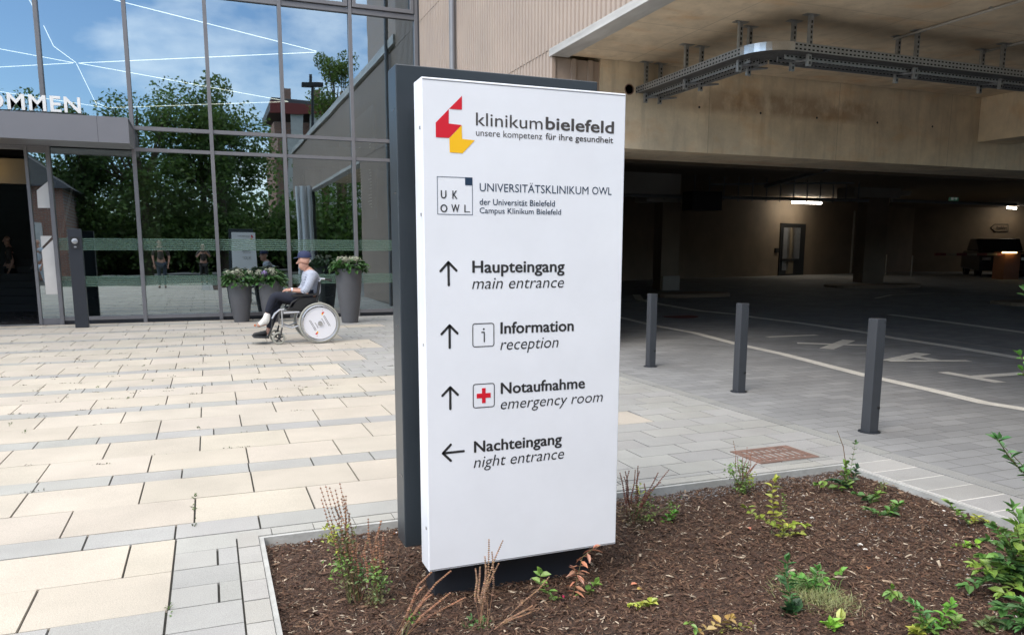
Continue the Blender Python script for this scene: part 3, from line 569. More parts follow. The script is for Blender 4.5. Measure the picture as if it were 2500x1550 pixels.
# ------------------------------------------------------------------ glass building
YF = 17.1; HT = 12.5
GB = thing('glass_building', 'dark glass curtain wall building with grey frames left of the beige cladding', 'building', (0, YF, 0))
MX = [-12.6, -11.2, -9.78, -8.36, -6.94, -5.52, -4.1, -2.68, -1.22, .205, 1.61, 3.025, 4.43]
ZT = [(.07, .14), (3.32, 3.385), (3.72, 3.79), (6.29, 6.385), (9.2, 9.3), (12.3, 12.5)]
for i, x in enumerate(MX):
    z0_ = 0
    if x in (-4.1,): z0_ = 3.33
    w = .035
    bx(x - w, x + w, YF - .085, YF + .06, z0_, HT).build('mullion', 'frame', GB, bevel=.004)
bx(4.465, 4.53, YF - .12, YF + .06, 0, HT).build('corner_post', 'anth', GB)
for i in range(len(MX) - 1):
    a, b = MX[i] + .035, MX[i + 1] - .035
    door = MX[i] in (-5.52, -4.1)
    for k, (z0_, z1_) in enumerate(ZT):
        if k == 0 and door: continue
        if k == 1 and MX[i] < -1.3 and not door: continue
        if k == 2 and MX[i] < -1.3: continue
        bx(a, b, YF - .06, YF + .05, z0_, z1_).build('transom', 'frame', GB)
    zz = [.14, 3.32, 3.385, 3.72, 3.79, 6.29, 6.385, 9.2, 9.3, 12.3]
    spans = [(.14, 3.32), (3.385, 3.72), (3.79, 6.29), (6.385, 9.2), (9.3, 12.3)]
    if MX[i] < -1.3: spans = [(.14, 3.60), (3.60, 6.29), (6.385, 9.2), (9.3, 12.3)]
    if door: spans = spans[1:]
    for z0_, z1_ in spans:
        cx, cz = (a + b) / 2, (z0_ + z1_) / 2; tx_, tz_ = random.gauss(0, .0016), random.gauss(0, .0016)
        gm = MB(); f_ = lambda x, z: (x, YF + (x - cx) * tx_ + (z - cz) * tz_, z); gm.quad(f_(a, z0_), f_(b, z0_), f_(b, z1_), f_(a, z1_)); gm.build('glass_pane', 'glass', GB)
    if not door: bx(a, b, YF - .03, YF + .05, 0, .07).build('base_rail', 'anthdark', GB)
for i in (10, 11):       # opening sashes high up
    a, b = MX[i] + .05, MX[i + 1] - .05; s = MB()
    for q in ((a, b, 6.40, 6.475), (a, b, 9.11, 9.19), (a, a + .075, 6.475, 9.11), (b - .075, b, 6.475, 9.11)): s.box(q[0], q[1], YF - .10, YF - .03, q[2], q[3])
    s.build('window_sash', 'frame', GB, bevel=.004)
# decal stripes on the glass
dc = MB()
for (z0_, z1_) in ((1.42, 1.66), (.72, .93)):
    n = 6
    for i in range(7, len(MX) - 1):
        for k in range(n): h = (z1_ - z0_) / n; dc.box(MX[i] + .04, MX[i + 1] - .04, YF - .006, YF - .004, z0_ + k * h, z0_ + k * h + h * .66)
dc.build('glass_decal', 'decal', GB)
# door jamb and leaf with white print
dj = MB(); dj.box(-3.07, -3.02, YF - .05, YF + .06, 0, 3.32); dj.box(-3.02, -2.72, YF - .03, YF + .03, 0, .12); dj.box(-3.02, -2.72, YF - .03, YF + .03, 3.22, 3.32); dj.build('door_jamb', 'frame', GB)
gm = MB(); gm.quad((-3.02, YF, .12), (-2.72, YF, .12), (-2.72, YF, 3.22), (-3.02, YF, 3.22)); gm.build('door_glass', 'glass', GB)
wp = MB()
def r2(x, y): p = PY(x / 3.218, 350 + y / 3.218, YF - .012); return (p.x, p.y, p.z)
wp.quad(r2(378, 298), r2(288, 372), r2(298, 508), r2(397, 508)); wp.build('door_print', 'stucco', GB); wp = MB(); wp.quad(r2(318, 728), r2(325, 820), r2(405, 738), r2(405, 728)); wp.quad(r2(415, 758), r2(328, 842), r2(362, 1185), r2(460, 1185)); wp.build('door_print', 'stucco', GB)
bx(-5.5, -3.07, YF - .02, YF + .04, 3.26, 3.32).build('door_head', 'frame', GB); bx(-5.5, -3.07, YF - .02, YF + .1, 0, .012).build('door_sill', 'galv', GB)
# walls and roof shell
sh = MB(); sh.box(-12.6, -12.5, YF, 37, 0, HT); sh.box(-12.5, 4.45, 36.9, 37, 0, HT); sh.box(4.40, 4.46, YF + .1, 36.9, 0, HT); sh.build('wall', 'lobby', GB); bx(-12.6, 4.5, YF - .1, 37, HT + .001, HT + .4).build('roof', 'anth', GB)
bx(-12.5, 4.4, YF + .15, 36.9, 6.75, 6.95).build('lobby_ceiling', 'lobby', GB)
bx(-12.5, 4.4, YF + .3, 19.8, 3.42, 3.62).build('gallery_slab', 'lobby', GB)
bx(-6.5, -2.9, 18.2, 18.4, 2.72, 3.2).build('beige_band', 'lobbyb', GB); bx(-2.5, 3.4, 25.0, 25.1, 2.4, 3.3).build('beige_band', 'lobbyb', GB)
for x in (-1.2, 2.6): bx(x - .2, x + .2, 20.5, 20.9, 0, 3.42).build('lobby_column', 'gdark', GB)
bx(-3.95, -3.8, 17.8, 17.83, 2.82, 3.12).build('notice', 'warm', GB)
st = MB()
for k in range(22): st.box(-6.2, -3.3, 21 + .3 * k, 21.3 + .3 * k, 0, .17 * (k + 1))
st.build('staircase', 'lobby', GB)
hr = MB(); hr.tube([(-3.35, 20.8, 1), (-3.35, 27.6, 4.75)], .03, 6); hr.tube([(-3.8, 20.8, 1), (-3.8, 27.6, 4.75)], .02, 6); hr.build('handrail', 'silver', GB)
tag(bx(-12.5, 4.4, YF + .0, 36.9, -.02, -.001).build('lobby_floor', 'lobbyf'), kind='structure')
# LED lines under the lobby ceiling (real tubes, seen through the glass)
LZ = 6.7
def led(pts, r=.009):
    q = []
    for p in pts:
        w_ = G(*p, LZ)
        if w_.y > 36.5: w_ = PY(*p, 36.5)
        q.append(w_)
    return MB().tube(q, r, 6)
def zA(*p): return [(x / 6.0475, y / 6.0475) for x, y in p]
for pts in (zA((-300, 670), (1085, 930)), zA((-300, 1010), (1080, 935)), zA((645, 385), (790, 685), (1120, 928)), zA((1130, 945), (1430, 1560)), zA((1160, 935), (4670, 775)), zA((1165, 938), (4250, 1500)), zA((410, -40), (520, 165)), zA((1500, -45), (4670, 760)), [(233, 250), (262, 263)], [(268, 263.5), (704, 248.5)], [(-20, 221), (248, 262)]):
    led(pts).build('led_light_line', 'led', GB)
# canopy
YC = 15.98; XC = -1.20
bx(-9.5, XC, YC, YC + .06, 3.327, 3.777).build('canopy_fascia', 'canopy', GB); bx(-9.5, XC, YC + .061, YF - .09, 3.70, 3.775).build('canopy_roof', 'anth', GB); bx(XC - .05, XC, YC + .061, YF - .09, 3.335, 3.70).build('canopy_side', 'canopy', GB)
sf = MB()
for k in range(7): y_ = YC + .065 + k * .135; sf.box(-9.5, XC - .055, y_, y_ + .125, 3.335, 3.345)
sf.build('canopy_soffit', 'canopy', GB); bx(-9.5, XC - .055, YC + .065, YF - .1, 3.36, 3.37).build('canopy_soffit_backing', 'black', GB)
bx(-1.705, -1.7, YC - .001, YC, 3.33, 3.775).build('panel_gap', 'black', GB)
lw = MB(); v, f = text_mesh('WILLKOMMEN', .015, 0, 1.1); a = min(p[0] for p in v); b = max(p[0] for p in v); hh = max(p[1] for p in v)
pa, pb = PY(198, 276.5, YC + .1), PY(198, 238.5, YC + .1); hl = pb.z - pa.z; vm, _ = text_mesh('MMEN', .015, 0, 1.1); sc = (pa.x - PY(19, 268, YC + .1).x) / (max(p[0] for p in vm) - min(p[0] for p in vm)); n = len(v)
lw.v = [(pa.x - (b - p[0]) * sc, YC + .1, pa.z + p[1] * hl / hh) for p in v] + [(pa.x - (b - p[0]) * sc, YC + .14, pa.z + p[1] * hl / hh) for p in v]
for q in f: lw.face(q); lw.face(tuple(n + i for i in reversed(q)))
ed = {}
for q in f:
    for i in range(len(q)): e = (q[i], q[(i + 1) % len(q)]); ed[e] = 1
for (p, q) in list(ed):
    if (q, p) not in ed: lw.face((p, n + p, n + q, q))
t = thing('welcome_letters', 'row of white raised letters WILLKOMMEN standing on the grey canopy', 'letters', (-2.8, YC + .12, 3.78)); lw.build('lettering', 'letter', t)
bl = bx(-4.8, -1.92, YC + .11, YC + .13, 3.80, 3.815); [bl.box(x - .01, x + .01, YC + .11, YC + .13, 3.777, 3.80) for x in (-4.6, -4, -3.4, -2.8, -2.3, -2.0)]; bl.build('mounting_rail', 'dark', t)
# intercom post
q = G(208, 800); t = thing('intercom_post', 'dark grey post with a round black door button in front of the glass', 'post', (q.x, q.y, 0)); q.x -= .05
bx(q.x - .11, q.x + .11, q.y, q.y + .13, 0, 1.80).build('post', 'anthdark', t, bevel=.004); bx(q.x - .075, q.x + .075, q.y - .012, q.y, 1.44, 1.66).build('button_plate', 'black', t)
MB().lathe([(.05, 0), (.05, -.012), (.035, -.02), (.012, -.02)], (q.x, q.y - .013, 1.58), 20, ax='y').build('push_button', 'galv', t, smooth=True); bx(q.x - .02, q.x + .02, q.y - .016, q.y - .0125, 1.465, 1.49).build('key_symbol', 'galv', t)
# tubes standing in the lobby
t = thing('tube_sculpture', 'three tall upright silver tubes mirrored in the glass above the seated person', 'sculpture', (4.2, -.9, 0))
for px, r in ((735, .08), (749, .15), (764, .10)): p = PY(px, 550, 35.1); MB().tube([(p.x, 2 * YF - 35.1, 0), (p.x, 2 * YF - 35.1, PY(px, 453, 35.1).z)], r, 14).build('tube', 'tubesilver', t, smooth=True)
# ------------------------------------------------------------------ beige clad parking building
XW = 4.484; YB = 10.03; ZS = 4.045
PG = thing('parking_garage', 'parking building with beige ribbed metal cladding above an open concrete garage entrance', 'building', (9, 10, 0))
def ribs(x, y0, y1, z0, z1, per=.118, d=.036):
    b = MB(); pr = []; y = y0
    while y < y1: pr += [(x, y), (x, y + per * .55), (x + d, y + per * .62), (x + d, y + per * .93)]; y += per
    pr = [(a, min(c, y1)) for a, c in pr] + [(x + d, y1)]
    n = len(b.v)
    for a, c in pr: b.v += [(a, c, z0), (a, c, z1)]
    for k in range(len(pr) - 1): b.face((n + 2 * k, n + 2 * k + 2, n + 2 * k + 3, n + 2 * k + 1))
    return b
ribs(XW, -8, YF - .12, ZS + .075, 6.236).build('cladding', 'clad', PG); ribs(XW - .004, 15, YF - .12, 6.242, 12).build('cladding', 'clad', PG); ribs(XW + .008, YB, YF - .12, 0, ZS + .068).build('cladding', 'clad', PG)
sc_ = MB(); y = 14.9
while y < YF - .15: sc_.box(XW + .021, XW + .029, y + .118 * .5 + .02, y + .118 * .5 + .045, 6.20, 6.236); y += .236
sc_.build('seam_dot', 'black', PG)  # row of small black blocks in the grooves just below the upper seam
bx(XW - .06, XW + .3, -8, 14.99, 6.33, 6.53).build('coping', 'flash', PG); bx(XW + .35, XW + .6, 9.75, 15, 6.3, 9.4).build('setback_wall', 'cladin', PG)
sh = MB(); sh.box(XW + .046, XW + .35, -8, YF, ZS + .08, 6.32); sh.box(XW + .046, XW + .35, 15, YF, 6.33, 12); sh.box(XW + .05, XW + .3, YB + .05, YF, 0, ZS - .0); sh.build('wall_core', 'gdark', PG)
fl = MB(); fl.box(XW - .012, XW + .0, -8, YB + .06, ZS - .02, ZS + .074); fl.box(XW, XW + .25, -8, YB - .001, ZS - .022, ZS - .006); fl.build('flashing', 'flash', PG)
rt = MB(); xx = XW + .01
for k, (w_, d) in enumerate(((.05, 0), (.25, .04), (.06, 0), (.19, .04), (.07, 0), (.13, .04))): rt.box(xx, xx + w_, YB + d, YB + .08, 0, ZS - .03); xx += w_
rt.build('cladding_return', 'cladin', PG)
sm2 = MB(); k2_ = XW; 
bx(XW + .045, 46, 3.2, 10.0, ZS, ZS + .35).build('ceiling_slab', 'soffit', PG)
bx(5.235, 46, YB, YB + 1.12, 2.868, ZS + .3).build('concrete_beam', 'conc', PG)
bx(12.62, 13.4, 3.2, YB - .01, 3.3, ZS - .002).build('side_beam', 'conc', PG)
bx(XW + .35, 46, -8, 46, 6.0, 6.3).build('parking_deck', 'gdark', PG)
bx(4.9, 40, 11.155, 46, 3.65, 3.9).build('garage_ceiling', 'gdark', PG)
# conduit holes in the beam
for px in ((1536, 219),): p = PY(*px, YB); MB().lathe([(.075, -.004), (.075, .002), (.062, .002), (.062, -.004)], (p.x, p.y - .002, p.z), 20, ax='y').build('conduit_collar', 'rust', PG); MB().lathe([(.062, -.001), (.062, -.003)], (p.x, p.y, p.z), 20, ax='y').build('conduit_hole', 'black', PG)
for zx, zy in ((505, 640), (870, 675), (1205, 703), (1565, 732), (1893, 755)): p = PY(1500 + zx / 2.439, zy / 2.439, YB); MB().lathe([(.018, -.001), (.018, -.004)], (p.x, p.y, p.z), 12, ax='y').build('tie_hole', 'dark', PG)
# interior walls, beams, columns
w0, w1 = G(1300, 692, .38), G(2222, 663, .38); d = (w1 - w0).normalized(); n_ = Vector((-d.y, d.x, 0)); e = PY(2620, 660, 26.5); e.z = .38; d2 = (e - w1).normalized(); n2_ = Vector((-d2.y, d2.x, 0))
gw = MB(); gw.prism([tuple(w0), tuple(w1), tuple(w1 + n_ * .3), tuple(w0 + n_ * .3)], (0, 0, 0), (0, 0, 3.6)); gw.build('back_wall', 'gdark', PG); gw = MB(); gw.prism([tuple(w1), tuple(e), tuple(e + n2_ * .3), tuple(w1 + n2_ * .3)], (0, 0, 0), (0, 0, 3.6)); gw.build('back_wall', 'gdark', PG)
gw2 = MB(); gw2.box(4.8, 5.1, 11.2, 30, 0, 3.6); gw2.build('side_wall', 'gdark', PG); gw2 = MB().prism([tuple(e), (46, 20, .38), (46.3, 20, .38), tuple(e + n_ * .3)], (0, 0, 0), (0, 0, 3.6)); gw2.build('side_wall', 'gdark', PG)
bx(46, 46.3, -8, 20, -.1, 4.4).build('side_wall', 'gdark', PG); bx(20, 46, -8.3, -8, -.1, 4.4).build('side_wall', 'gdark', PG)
def wallp(x, y, off=.02):       # point on the back wall through a pixel
    r = ray(x, y); a_, nn = (w0, n_) if x < 2222 else (w1, n2_); t_ = ((a_ - nn * off) - O).dot(nn) / r.dot(nn); return O + r * t_
def column(xa, xb, yb, top, depth=.45, name='garage_column', lab=''):
    c = GF((xa + xb) / 2, yb); a = PY(xa, yb, c.y).x; b = PY(xb, yb, c.y).x
    t = bx(a, b, c.y, c.y + depth, c.z - .02, 3.65).build('column', 'gdark', PG); return a, b, c
a1, b1_, c1 = column(1612, 1655, 708, 0); bx(a1 + .05, b1_ + .02, c1.y - .05, c1.y + .5, c1.z - .02, c1.z + .42).build('column_base', 'gwhite', PG)
a2, b2, c2 = column(2105, 2156, 690, 0)
# downstand beams
bm = MB(); bm.box(4.9, a1 + .4, c1.y - .3, c1.y + .8, 3.05, 3.66); bm.build('downstand_beam', 'gwhite', PG)
pA, pB = PY(1663, 420, c1.y), PY(1722, 460, c1.y); bx(a1 - .6, b1_ + .9, c1.y - .05, c1.y + .6, 2.85, 3.05).build('capital', 'gwhite', PG)
pA, pB = PY(2083, 430, c2.y), PY(2193, 485, c2.y); bx(pA.x, pB.x, c2.y - .1, c2.y + .7, pB.z, 3.66).build('capital', 'gwhite', PG); bx(pB.x - .001, pB.x + .5, c2.y - .1, c2.y + .7, PY(2200, 478, c2.y).z, PY(2200, 466, c2.y).z).build('capital_ledge', 'gwhite', PG)
bx(4.9, 46, 14.6, 15.0, 3.25, 3.66).build('downstand_beam', 'gdark', PG)
pb_ = MB()
for (a, b, zz, r) in (((1735, 450), (2085, 447), 3.35, .03), ((1870, 455), (2030, 410), 3.3, .06), ((1524, 477), (2120, 490), 3.0, .05), ((2175, 490), (2480, 500), 3.0, .05)):
    pb_.tube([G(*a, zz), G(*b, zz)], r, 8)
ra, rb2 = PY(1524, 478, 20), PY(2110, 489, 20); pb_.tube([ra, rb2], .035, 6)
for k_ in range(17): q_ = ra.lerp(rb2, (k_ + .5) / 17); pb_.tube([q_ - Vector((0, 0, .1)), (q_.x, q_.y, 3.65)], .02, 5)
pb_.build('ceiling_pipe', 'pipe', PG)
# ------------------------------------------------------------------ things in the garage
def wbox(x0_, y0_, x1_, y1_, off0=.03, off1=0.0):
    """box standing proud of the back wall between two pixels"""
    p = wallp(x0_, y0_, 0); q = wallp(x1_, y1_, 0); a = Vector((p.x, p.y, 0)); b = Vector((q.x, q.y, 0)); zt, zb = p.z, q.z
    P_ = [a - n_ * off0, b - n_ * off0, b - n_ * off1, a - n_ * off1]; return MB().prism([(v.x, v.y, zb) for v in P_], (0, 0, 0), (0, 0, zt - zb)), (a + b) / 2, zb
b, m_, zb = wbox(1905, 545, 1958, 676, .05); t = thing('garage_door', 'glazed dark steel door in the back wall of the garage below a lamp', 'door', (m_.x, m_.y, .38)); b.build('door_frame', 'black', t)
wbox(1911, 556, 1920, 660, .07, .051)[0].build('door_pane', 'pipe', t); wbox(1921, 556, 1932, 668, .07, .051)[0].build('door_pane', 'lobbyb', t); wbox(1933, 556, 1947, 636, .07, .051)[0].build('door_pane', 'galv', t)
wbox(1904, 632, 1948, 637, .1, .071)[0].build('push_bar', 'black', t)
b, m_, zb = wbox(1891, 606, 1898, 617, .06); tag(b.build('switch_box', 'black'), 'small black switch box on the wall left of the garage door', 'switch')
lamps = []
for (xa, ya, xb, lab) in ((1935, 494, 2004, 'lit linear ceiling lamp hanging above the garage door'), (2459, 507, 2481, 'lit linear lamp at the far right above the exit arrow')):
    p = wallp(xa, ya, .9); q = wallp(xb, ya + 2, .9); t = thing('garage_lamp', lab, 'lamp', tuple((p + q) / 2), 'lamps in the garage'); MB().tube([p, q], .05, 10).build('tube', 'lamp', t); MB().box(p.x, q.x, p.y + .02, p.y + .1, p.z + .055, p.z + .1).build('housing', 'gwhite', t)
    h = MB(); [h.tube([v, (v.x, v.y, 3.7)], .012, 6) for v in (p + Vector((.1, .06, .1)), q + Vector((-.1, .06, .1)))]; h.build('hanger', 'dark', t)
    ld = bpy.data.lights.new('garage_lamp_light', 'AREA'); ld.shape = 'RECTANGLE'; ld.size = 1.2; ld.size_y = .12; ld.energy = 3.2; ld.color = (1, .82, .58); lo = bpy.data.objects.new('garage_lamp_light', ld); C.objects.link(lo); m3 = (p + q) / 2; lo.location = (m3.x, m3.y, m3.z - .07); lo.parent = t; lo.matrix_parent_inverse = Matrix.Translation(-t.location)
vy = 19.0; va, vb = PY(1691, 466, vy), PY(1762, 514, vy); t = tag(bx(va.x, vb.x, vy, vy + .5, vb.z, va.z).build('ventilation_box', 'black'), 'black box hanging under the garage ceiling left of the door', 'ventilation box')
vy = 24.0; va, vb = PY(2320, 479, vy), PY(2340, 491, vy); b = bx(va.x, vb.x, vy, vy + .06, vb.z, va.z); m_, zb = (va + vb) / 2, vb.z; t = thing('exit_sign', 'small lit green escape route sign under the garage ceiling', 'exit sign', (m_.x, m_.y, zb)); b.build('housing', 'exit', t)
fa, fb = PY(2322, 481, vy), PY(2327, 489, vy); bx(fa.x, fb.x, vy - .02, vy - .001, fb.z, fa.z).build('running_figure', 'exitw', t); ar = MB(); pts = [PY(2330, 485, vy - .02), PY(2337, 485, vy - .02)]; ar.tube(pts, .02, 4); ar.tube([PY(2333.5, 482, vy - .02), pts[1], PY(2333.5, 488, vy - .02)], .02, 4); ar.build('arrow', 'exitw', t)
# AUSFAHRT arrow plate
t = thing('exit_arrow_sign', 'arrow shaped plate reading Ausfahrt on the lit back wall of the garage', 'sign', tuple(wallp(2440, 556)))
P5 = [(2419, 556), (2428, 548), (2461, 548), (2461, 565), (2428, 565)]; sp = MB(); sp.prism([tuple(wallp(*p, .03)) for p in P5], (0, 0, 0), tuple(n2_ * .02)); sp.build('plate', 'gdark', t)
ol = MB(); pl = [wallp(*p, .04) for p in P5]; [ol.tube([pl[i], pl[(i + 1) % 5]], .02, 4) for i in range(5)]; ol.build('outline', 'black', t)
at = MB(); pa, pb = wallp(2431, 561, .04), wallp(2458, 561, .04); pc = wallp(2431, 552, .04); put_text(at, 'Ausfahrt', 0, (pb - pa).length, 0, pc.z - pa.z, lambda u, v, dd: tuple(pa + (pb - pa).normalized() * u + Vector((0, 0, v))), .015, 0, 'A'); at.build('lettering', 'black', t)
# white stand pipe, thin poles, barrier, cabinet, car, no entry sign
for px, yt, yb_, lab in ((2161, 622, 672, 'thin white marker pole left of its twin before the garage wall'), (2224, 624, 675, 'thin white marker pole between the column and the barrier')):
    g_ = GF(px, yb_); z_ = PY(px, yt, g_.y).z; tag(MB().tube([g_, (g_.x, g_.y, z_)], .025, 8).build('marker_pole', 'gwhite'), lab, 'pole', 'marker poles in the garage')
p = wallp(2076, 668); tag(MB().tube([p, Vector((p.x, p.y, 3.3))], .05, 8).build('downpipe', 'gwhite'), 'pale vertical pipe on the garage wall left of the wide column', 'pipe')
t = thing('parking_barrier', 'red and white barrier arm lowered across the garage lane', 'barrier', tuple(GF(2462, 680))); c0 = GF(2462, 682)
a_, b_ = PY(2284, 621, c0.y), PY(2458, 622, c0.y); k = 7
for i in range(k): MB().box(a_.x + (b_.x - a_.x) * i / k, a_.x + (b_.x - a_.x) * (i + 1) / k, c0.y, c0.y + .05, a_.z - .05, a_.z + .05).build('arm_section', 'gdark' if i % 2 else 'paintr', t)
x_ = PY(2446, 650, c0.y).x; bx(x_, x_ + .9, c0.y - .1, c0.y + .4, c0.z, a_.z + .1).build('barrier_cabinet', 'orangebox', t, bevel=.02)
a_, b_ = PY(2449, 617, c0.y - .2), PY(2483, 617, c0.y - .2); tag(MB().box(a_.x, b_.x, a_.y, a_.y + .05, a_.z - .02, a_.z + .03).build('light_strip', 'warm'), 'glowing yellow strip light on the ticket cabinet by the barrier', 'light strip')
cg = GF(2400, 676); cz = cg.z; t = thing('parked_car', 'black car waiting behind the barrier with its front to the drive', 'car', (cg.x, cg.y, cz)); s_ = (PY(2445, 660, cg.y).x - PY(2394, 660, cg.y).x)
def cprof(pts, x0, x1, m, name, par, bev=.05): b = MB(); b.prism([(x0, cg.y + y, cz + z) for y, z in pts], (0, 0, 0), (x1 - x0, 0, 0)); return b.build(name, m, par, bevel=bev)
xL = PY(2394, 660, cg.y).x; xR = xL + 1.9
cprof([(0, .25), (-.05, .6), (.05, .95), (1.0, 1.08), (3.9, 1.1), (4.3, .9), (4.3, .3)], xL, xR, 'carpaint', 'body', t); cprof([(.95, 1.09), (1.75, 1.62), (3.2, 1.64), (3.9, 1.11)], xL + .12, xR - .12, 'carpaint', 'cabin', t)
ws = MB(); ws.quad((xL + .22, cg.y + .96, cz + 1.13), (xR - .22, cg.y + .96, cz + 1.13), (xR - .3, cg.y + 1.68, cz + 1.59), (xL + .3, cg.y + 1.68, cz + 1.59)); ws.build('windscreen', 'anthdark', t)
for xx in (xL + .02, xR - .24):
    for yy in (.8, 3.5): MB().lathe([(.32, 0), (.32, .2), (.2, .21), (.2, -.01)], (xx + .11, 0, 0), 20, ax='y').build('wheel', 'black', t).matrix_basis = Matrix.Translation((xx + .2, cg.y + yy, cz + .32)) @ Matrix.Rotation(math.radians(90), 4, 'Z') @ Matrix.Translation((-xx - .11, 0, 0))
bx(xL + .65, xL + 1.15, cg.y - .09, cg.y - .07, cz + .5, cz + .61).build('number_plate', 'gwhite', t)
for xx in (xL + .1, xR - .4): bx(xx, xx + .3, cg.y - .06, cg.y + .02, cz + .7, cz + .82).build('headlight', 'silver', t)
t.rotation_euler.z = math.radians(-42)
q = GF(2503, 700); t = thing('no_entry_sign', 'round red no entry sign at the right edge of the garage', 'sign', tuple(q)); z_ = PY(2503, 541, q.y).z
MB().tube([q, (q.x, q.y, z_ + .3)], .03, 8).build('pole', 'galv', t); MB().lathe([(.28, 0), (.28, -.02)], (q.x, q.y - .04, z_), 24, ax='y').build('disc', 'red', t); bx(q.x - .2, q.x + .2, q.y - .07, q.y - .062, z_ - .05, z_ + .05).build('bar', 'disc', t)
# ------------------------------------------------------------------ cable tray and its hangers
CT = thing('cable_tray', 'perforated steel cable tray turning a corner under the concrete ceiling', 'cable tray', (5.8, 7.3, 3.7))
zt0, zt1 = 3.625, 3.715; R_out = .42
def arc(cx, cy, r, n=10): return [(cx - r * math.cos(math.pi / 2 * k / n), cy - r * math.sin(math.pi / 2 * k / n)) for k in range(n + 1)]
def wall_path(pts, z0, z1, m, name, th=.006):
    b = MB()
    for (p, q) in zip(pts[:-1], pts[1:]):
        d = Vector((q[0] - p[0], q[1] - p[1])); d.normalize(); n = Vector((-d.y, d.x)) * th; b.prism([(p[0], p[1], z0), (q[0], q[1], z0), (q[0] + n.x, q[1] + n.y, z0), (p[0] + n.x, p[1] + n.y, z0)], (0, 0, 0), (0, 0, z1 - z0))
    return b.build(name, m, CT)
XO, XI, YO, YI = 5.79, 6.21, 7.27, 7.71
wall_path([(XO, 10.02), (XO, YO + R_out)], zt0, zt1, 'perf', 'side_rail'); wall_path([(XI, 10.02), (XI, YI + .1)], zt0, zt1, 'perf', 'side_rail')
wall_path([(XO + R_out, YO), (13.0, YO)], zt0, zt1, 'perf', 'side_rail'); wall_path([(XI + .1, YI), (13.0, YI)], zt0, zt1, 'perf', 'side_rail')
wall_path(arc(XO + R_out, YO + R_out, R_out), zt0 - .002, zt1 + .002, 'galvs', 'corner_rail'); wall_path(arc(XI + .1, YI + .1, .1, 5), zt0, zt1, 'galvs', 'corner_rail')
bt = MB(); bt.box(XO, XI, YI, 9.95, zt0 - .004, zt0 - .001); bt.box(XI, 13, YO, YI, zt0 - .004, zt0 - .001)
ac = arc(XO + R_out, YO + R_out, R_out); bt.prism([(x, y, zt0 - .004) for x, y in ac] + [(XI, YO, zt0 - .004), (XI, YI, zt0 - .004), (XO, YI, zt0 - .004)], (0, 0, 0), (0, 0, .003)); bt.build('tray_bottom', 'trayb', CT)
# second, lower rail row
rl = MB(); [rl.box(XO + a, XO + a + .012, YI, 9.95, zt0 - .055, zt0 - .005) for a in (.16, .28, .40)]; [rl.box(XI, 13, YO + a, YO + a + .012, zt0 - .055, zt0 - .005) for a in (.16, .28, .42)]; rl.build('stiffener_rail', 'perf', CT)
cb = MB(); [cb.tube([(XO + .08 + .05 * k, 9.95, zt0 + .03), (XO + .1 + .05 * k, 8, zt0 + .03), (XI + .05, YI - .05 - .05 * k, zt0 + .03), (13, YI - .06 - .05 * k, zt0 + .03)], .014, 6) for k in range(4)]; cb.build('cable', 'dark', CT)
def hanger(x, y, arm, lab):
    t = thing('tray_hanger', lab, 'bracket', (x, y, ZS), 'steel hangers holding the cable tray')
    b = MB(); b.box(x - .025, x - .019, y - .02, y + .02, 3.49, ZS - .006); b.box(x + .019, x + .025, y - .02, y + .02, 3.49, ZS - .006); b.box(x - .019, x + .019, y - .02, y - .015, 3.49, ZS - .006); b.build('channel', 'galv', t)
    s = MB(); z = 3.51
    while z < ZS - .04: s.box(x - .009, x + .009, y - .024, y - .021, z, z + .03); z += .055
    s.build('slots', 'black', t); bx(x - .09, x + .09, y - .045, y + .045, ZS - .006, ZS - .0005).build('top_plate', 'galv', t)
    ax, ay = arm; am = MB()
    P_ = [Vector((x, y, 3.57)), Vector((x + ax, y + ay, 3.60))]; am.tube(P_, [.024, .012], 4); am.build('arm', 'galv', t); return t
HL = [(5.90, 9.93), (5.90, 8.94), (5.91, 7.86), (6.14, 9.94), (6.14, 8.95), (6.14, 7.98), (6.46, 7.60), (6.47, 7.34), (8.12, 7.65), (8.12, 7.37), (9.66, 7.71), (9.65, 7.41), (11.3, 7.65), (11.3, 7.37)]
nm = ['front hanger by the pipe hole in the beam', 'front hanger halfway along the short tray run', 'front hanger just before the tray corner', 'rear hanger by the pipe hole in the beam', 'rear hanger halfway along the short tray run', 'rear hanger just before the tray corner', 'rear hanger just after the tray corner', 'front hanger just after the tray corner', 'rear hanger in the middle of the long tray run', 'front hanger in the middle of the long tray run', 'rear hanger of the right pair on the long tray run', 'front hanger of the right pair on the long tray run', 'rear hanger of the pair at the right edge of the photo', 'front hanger of the pair at the right edge of the photo']
for (x, y), l_ in zip(HL, nm): hanger(x, y, (.28, 0) if x < 6.3 else (0, .28) if y < 7.5 else (.2, 0), 'slotted steel ' + l_)
for k, (a, b, lab) in enumerate((((8.09, 7.7), (8.2, -3), 'thin grey conduit running along the ceiling toward the viewer'), ((9.7, 7.75), (9.9, -3), 'thin conduit along the ceiling at the right edge'))):
    c_ = MB().tube([(a[0], a[1], ZS - .022), (b[0], b[1], ZS - .022)], .016, 8); t = thing('ceiling_conduit', lab, 'conduit', (a[0], a[1], ZS)); c_.build('pipe', 'gwhite', t)
    cl = MB(); y = a[1] - .4
    while y > -2: cl.box(a[0] - .03, a[0] + .04, y - .012, y + .012, ZS - .012, ZS - .001); y -= .9
    cl.build('clamp', 'galv', t)
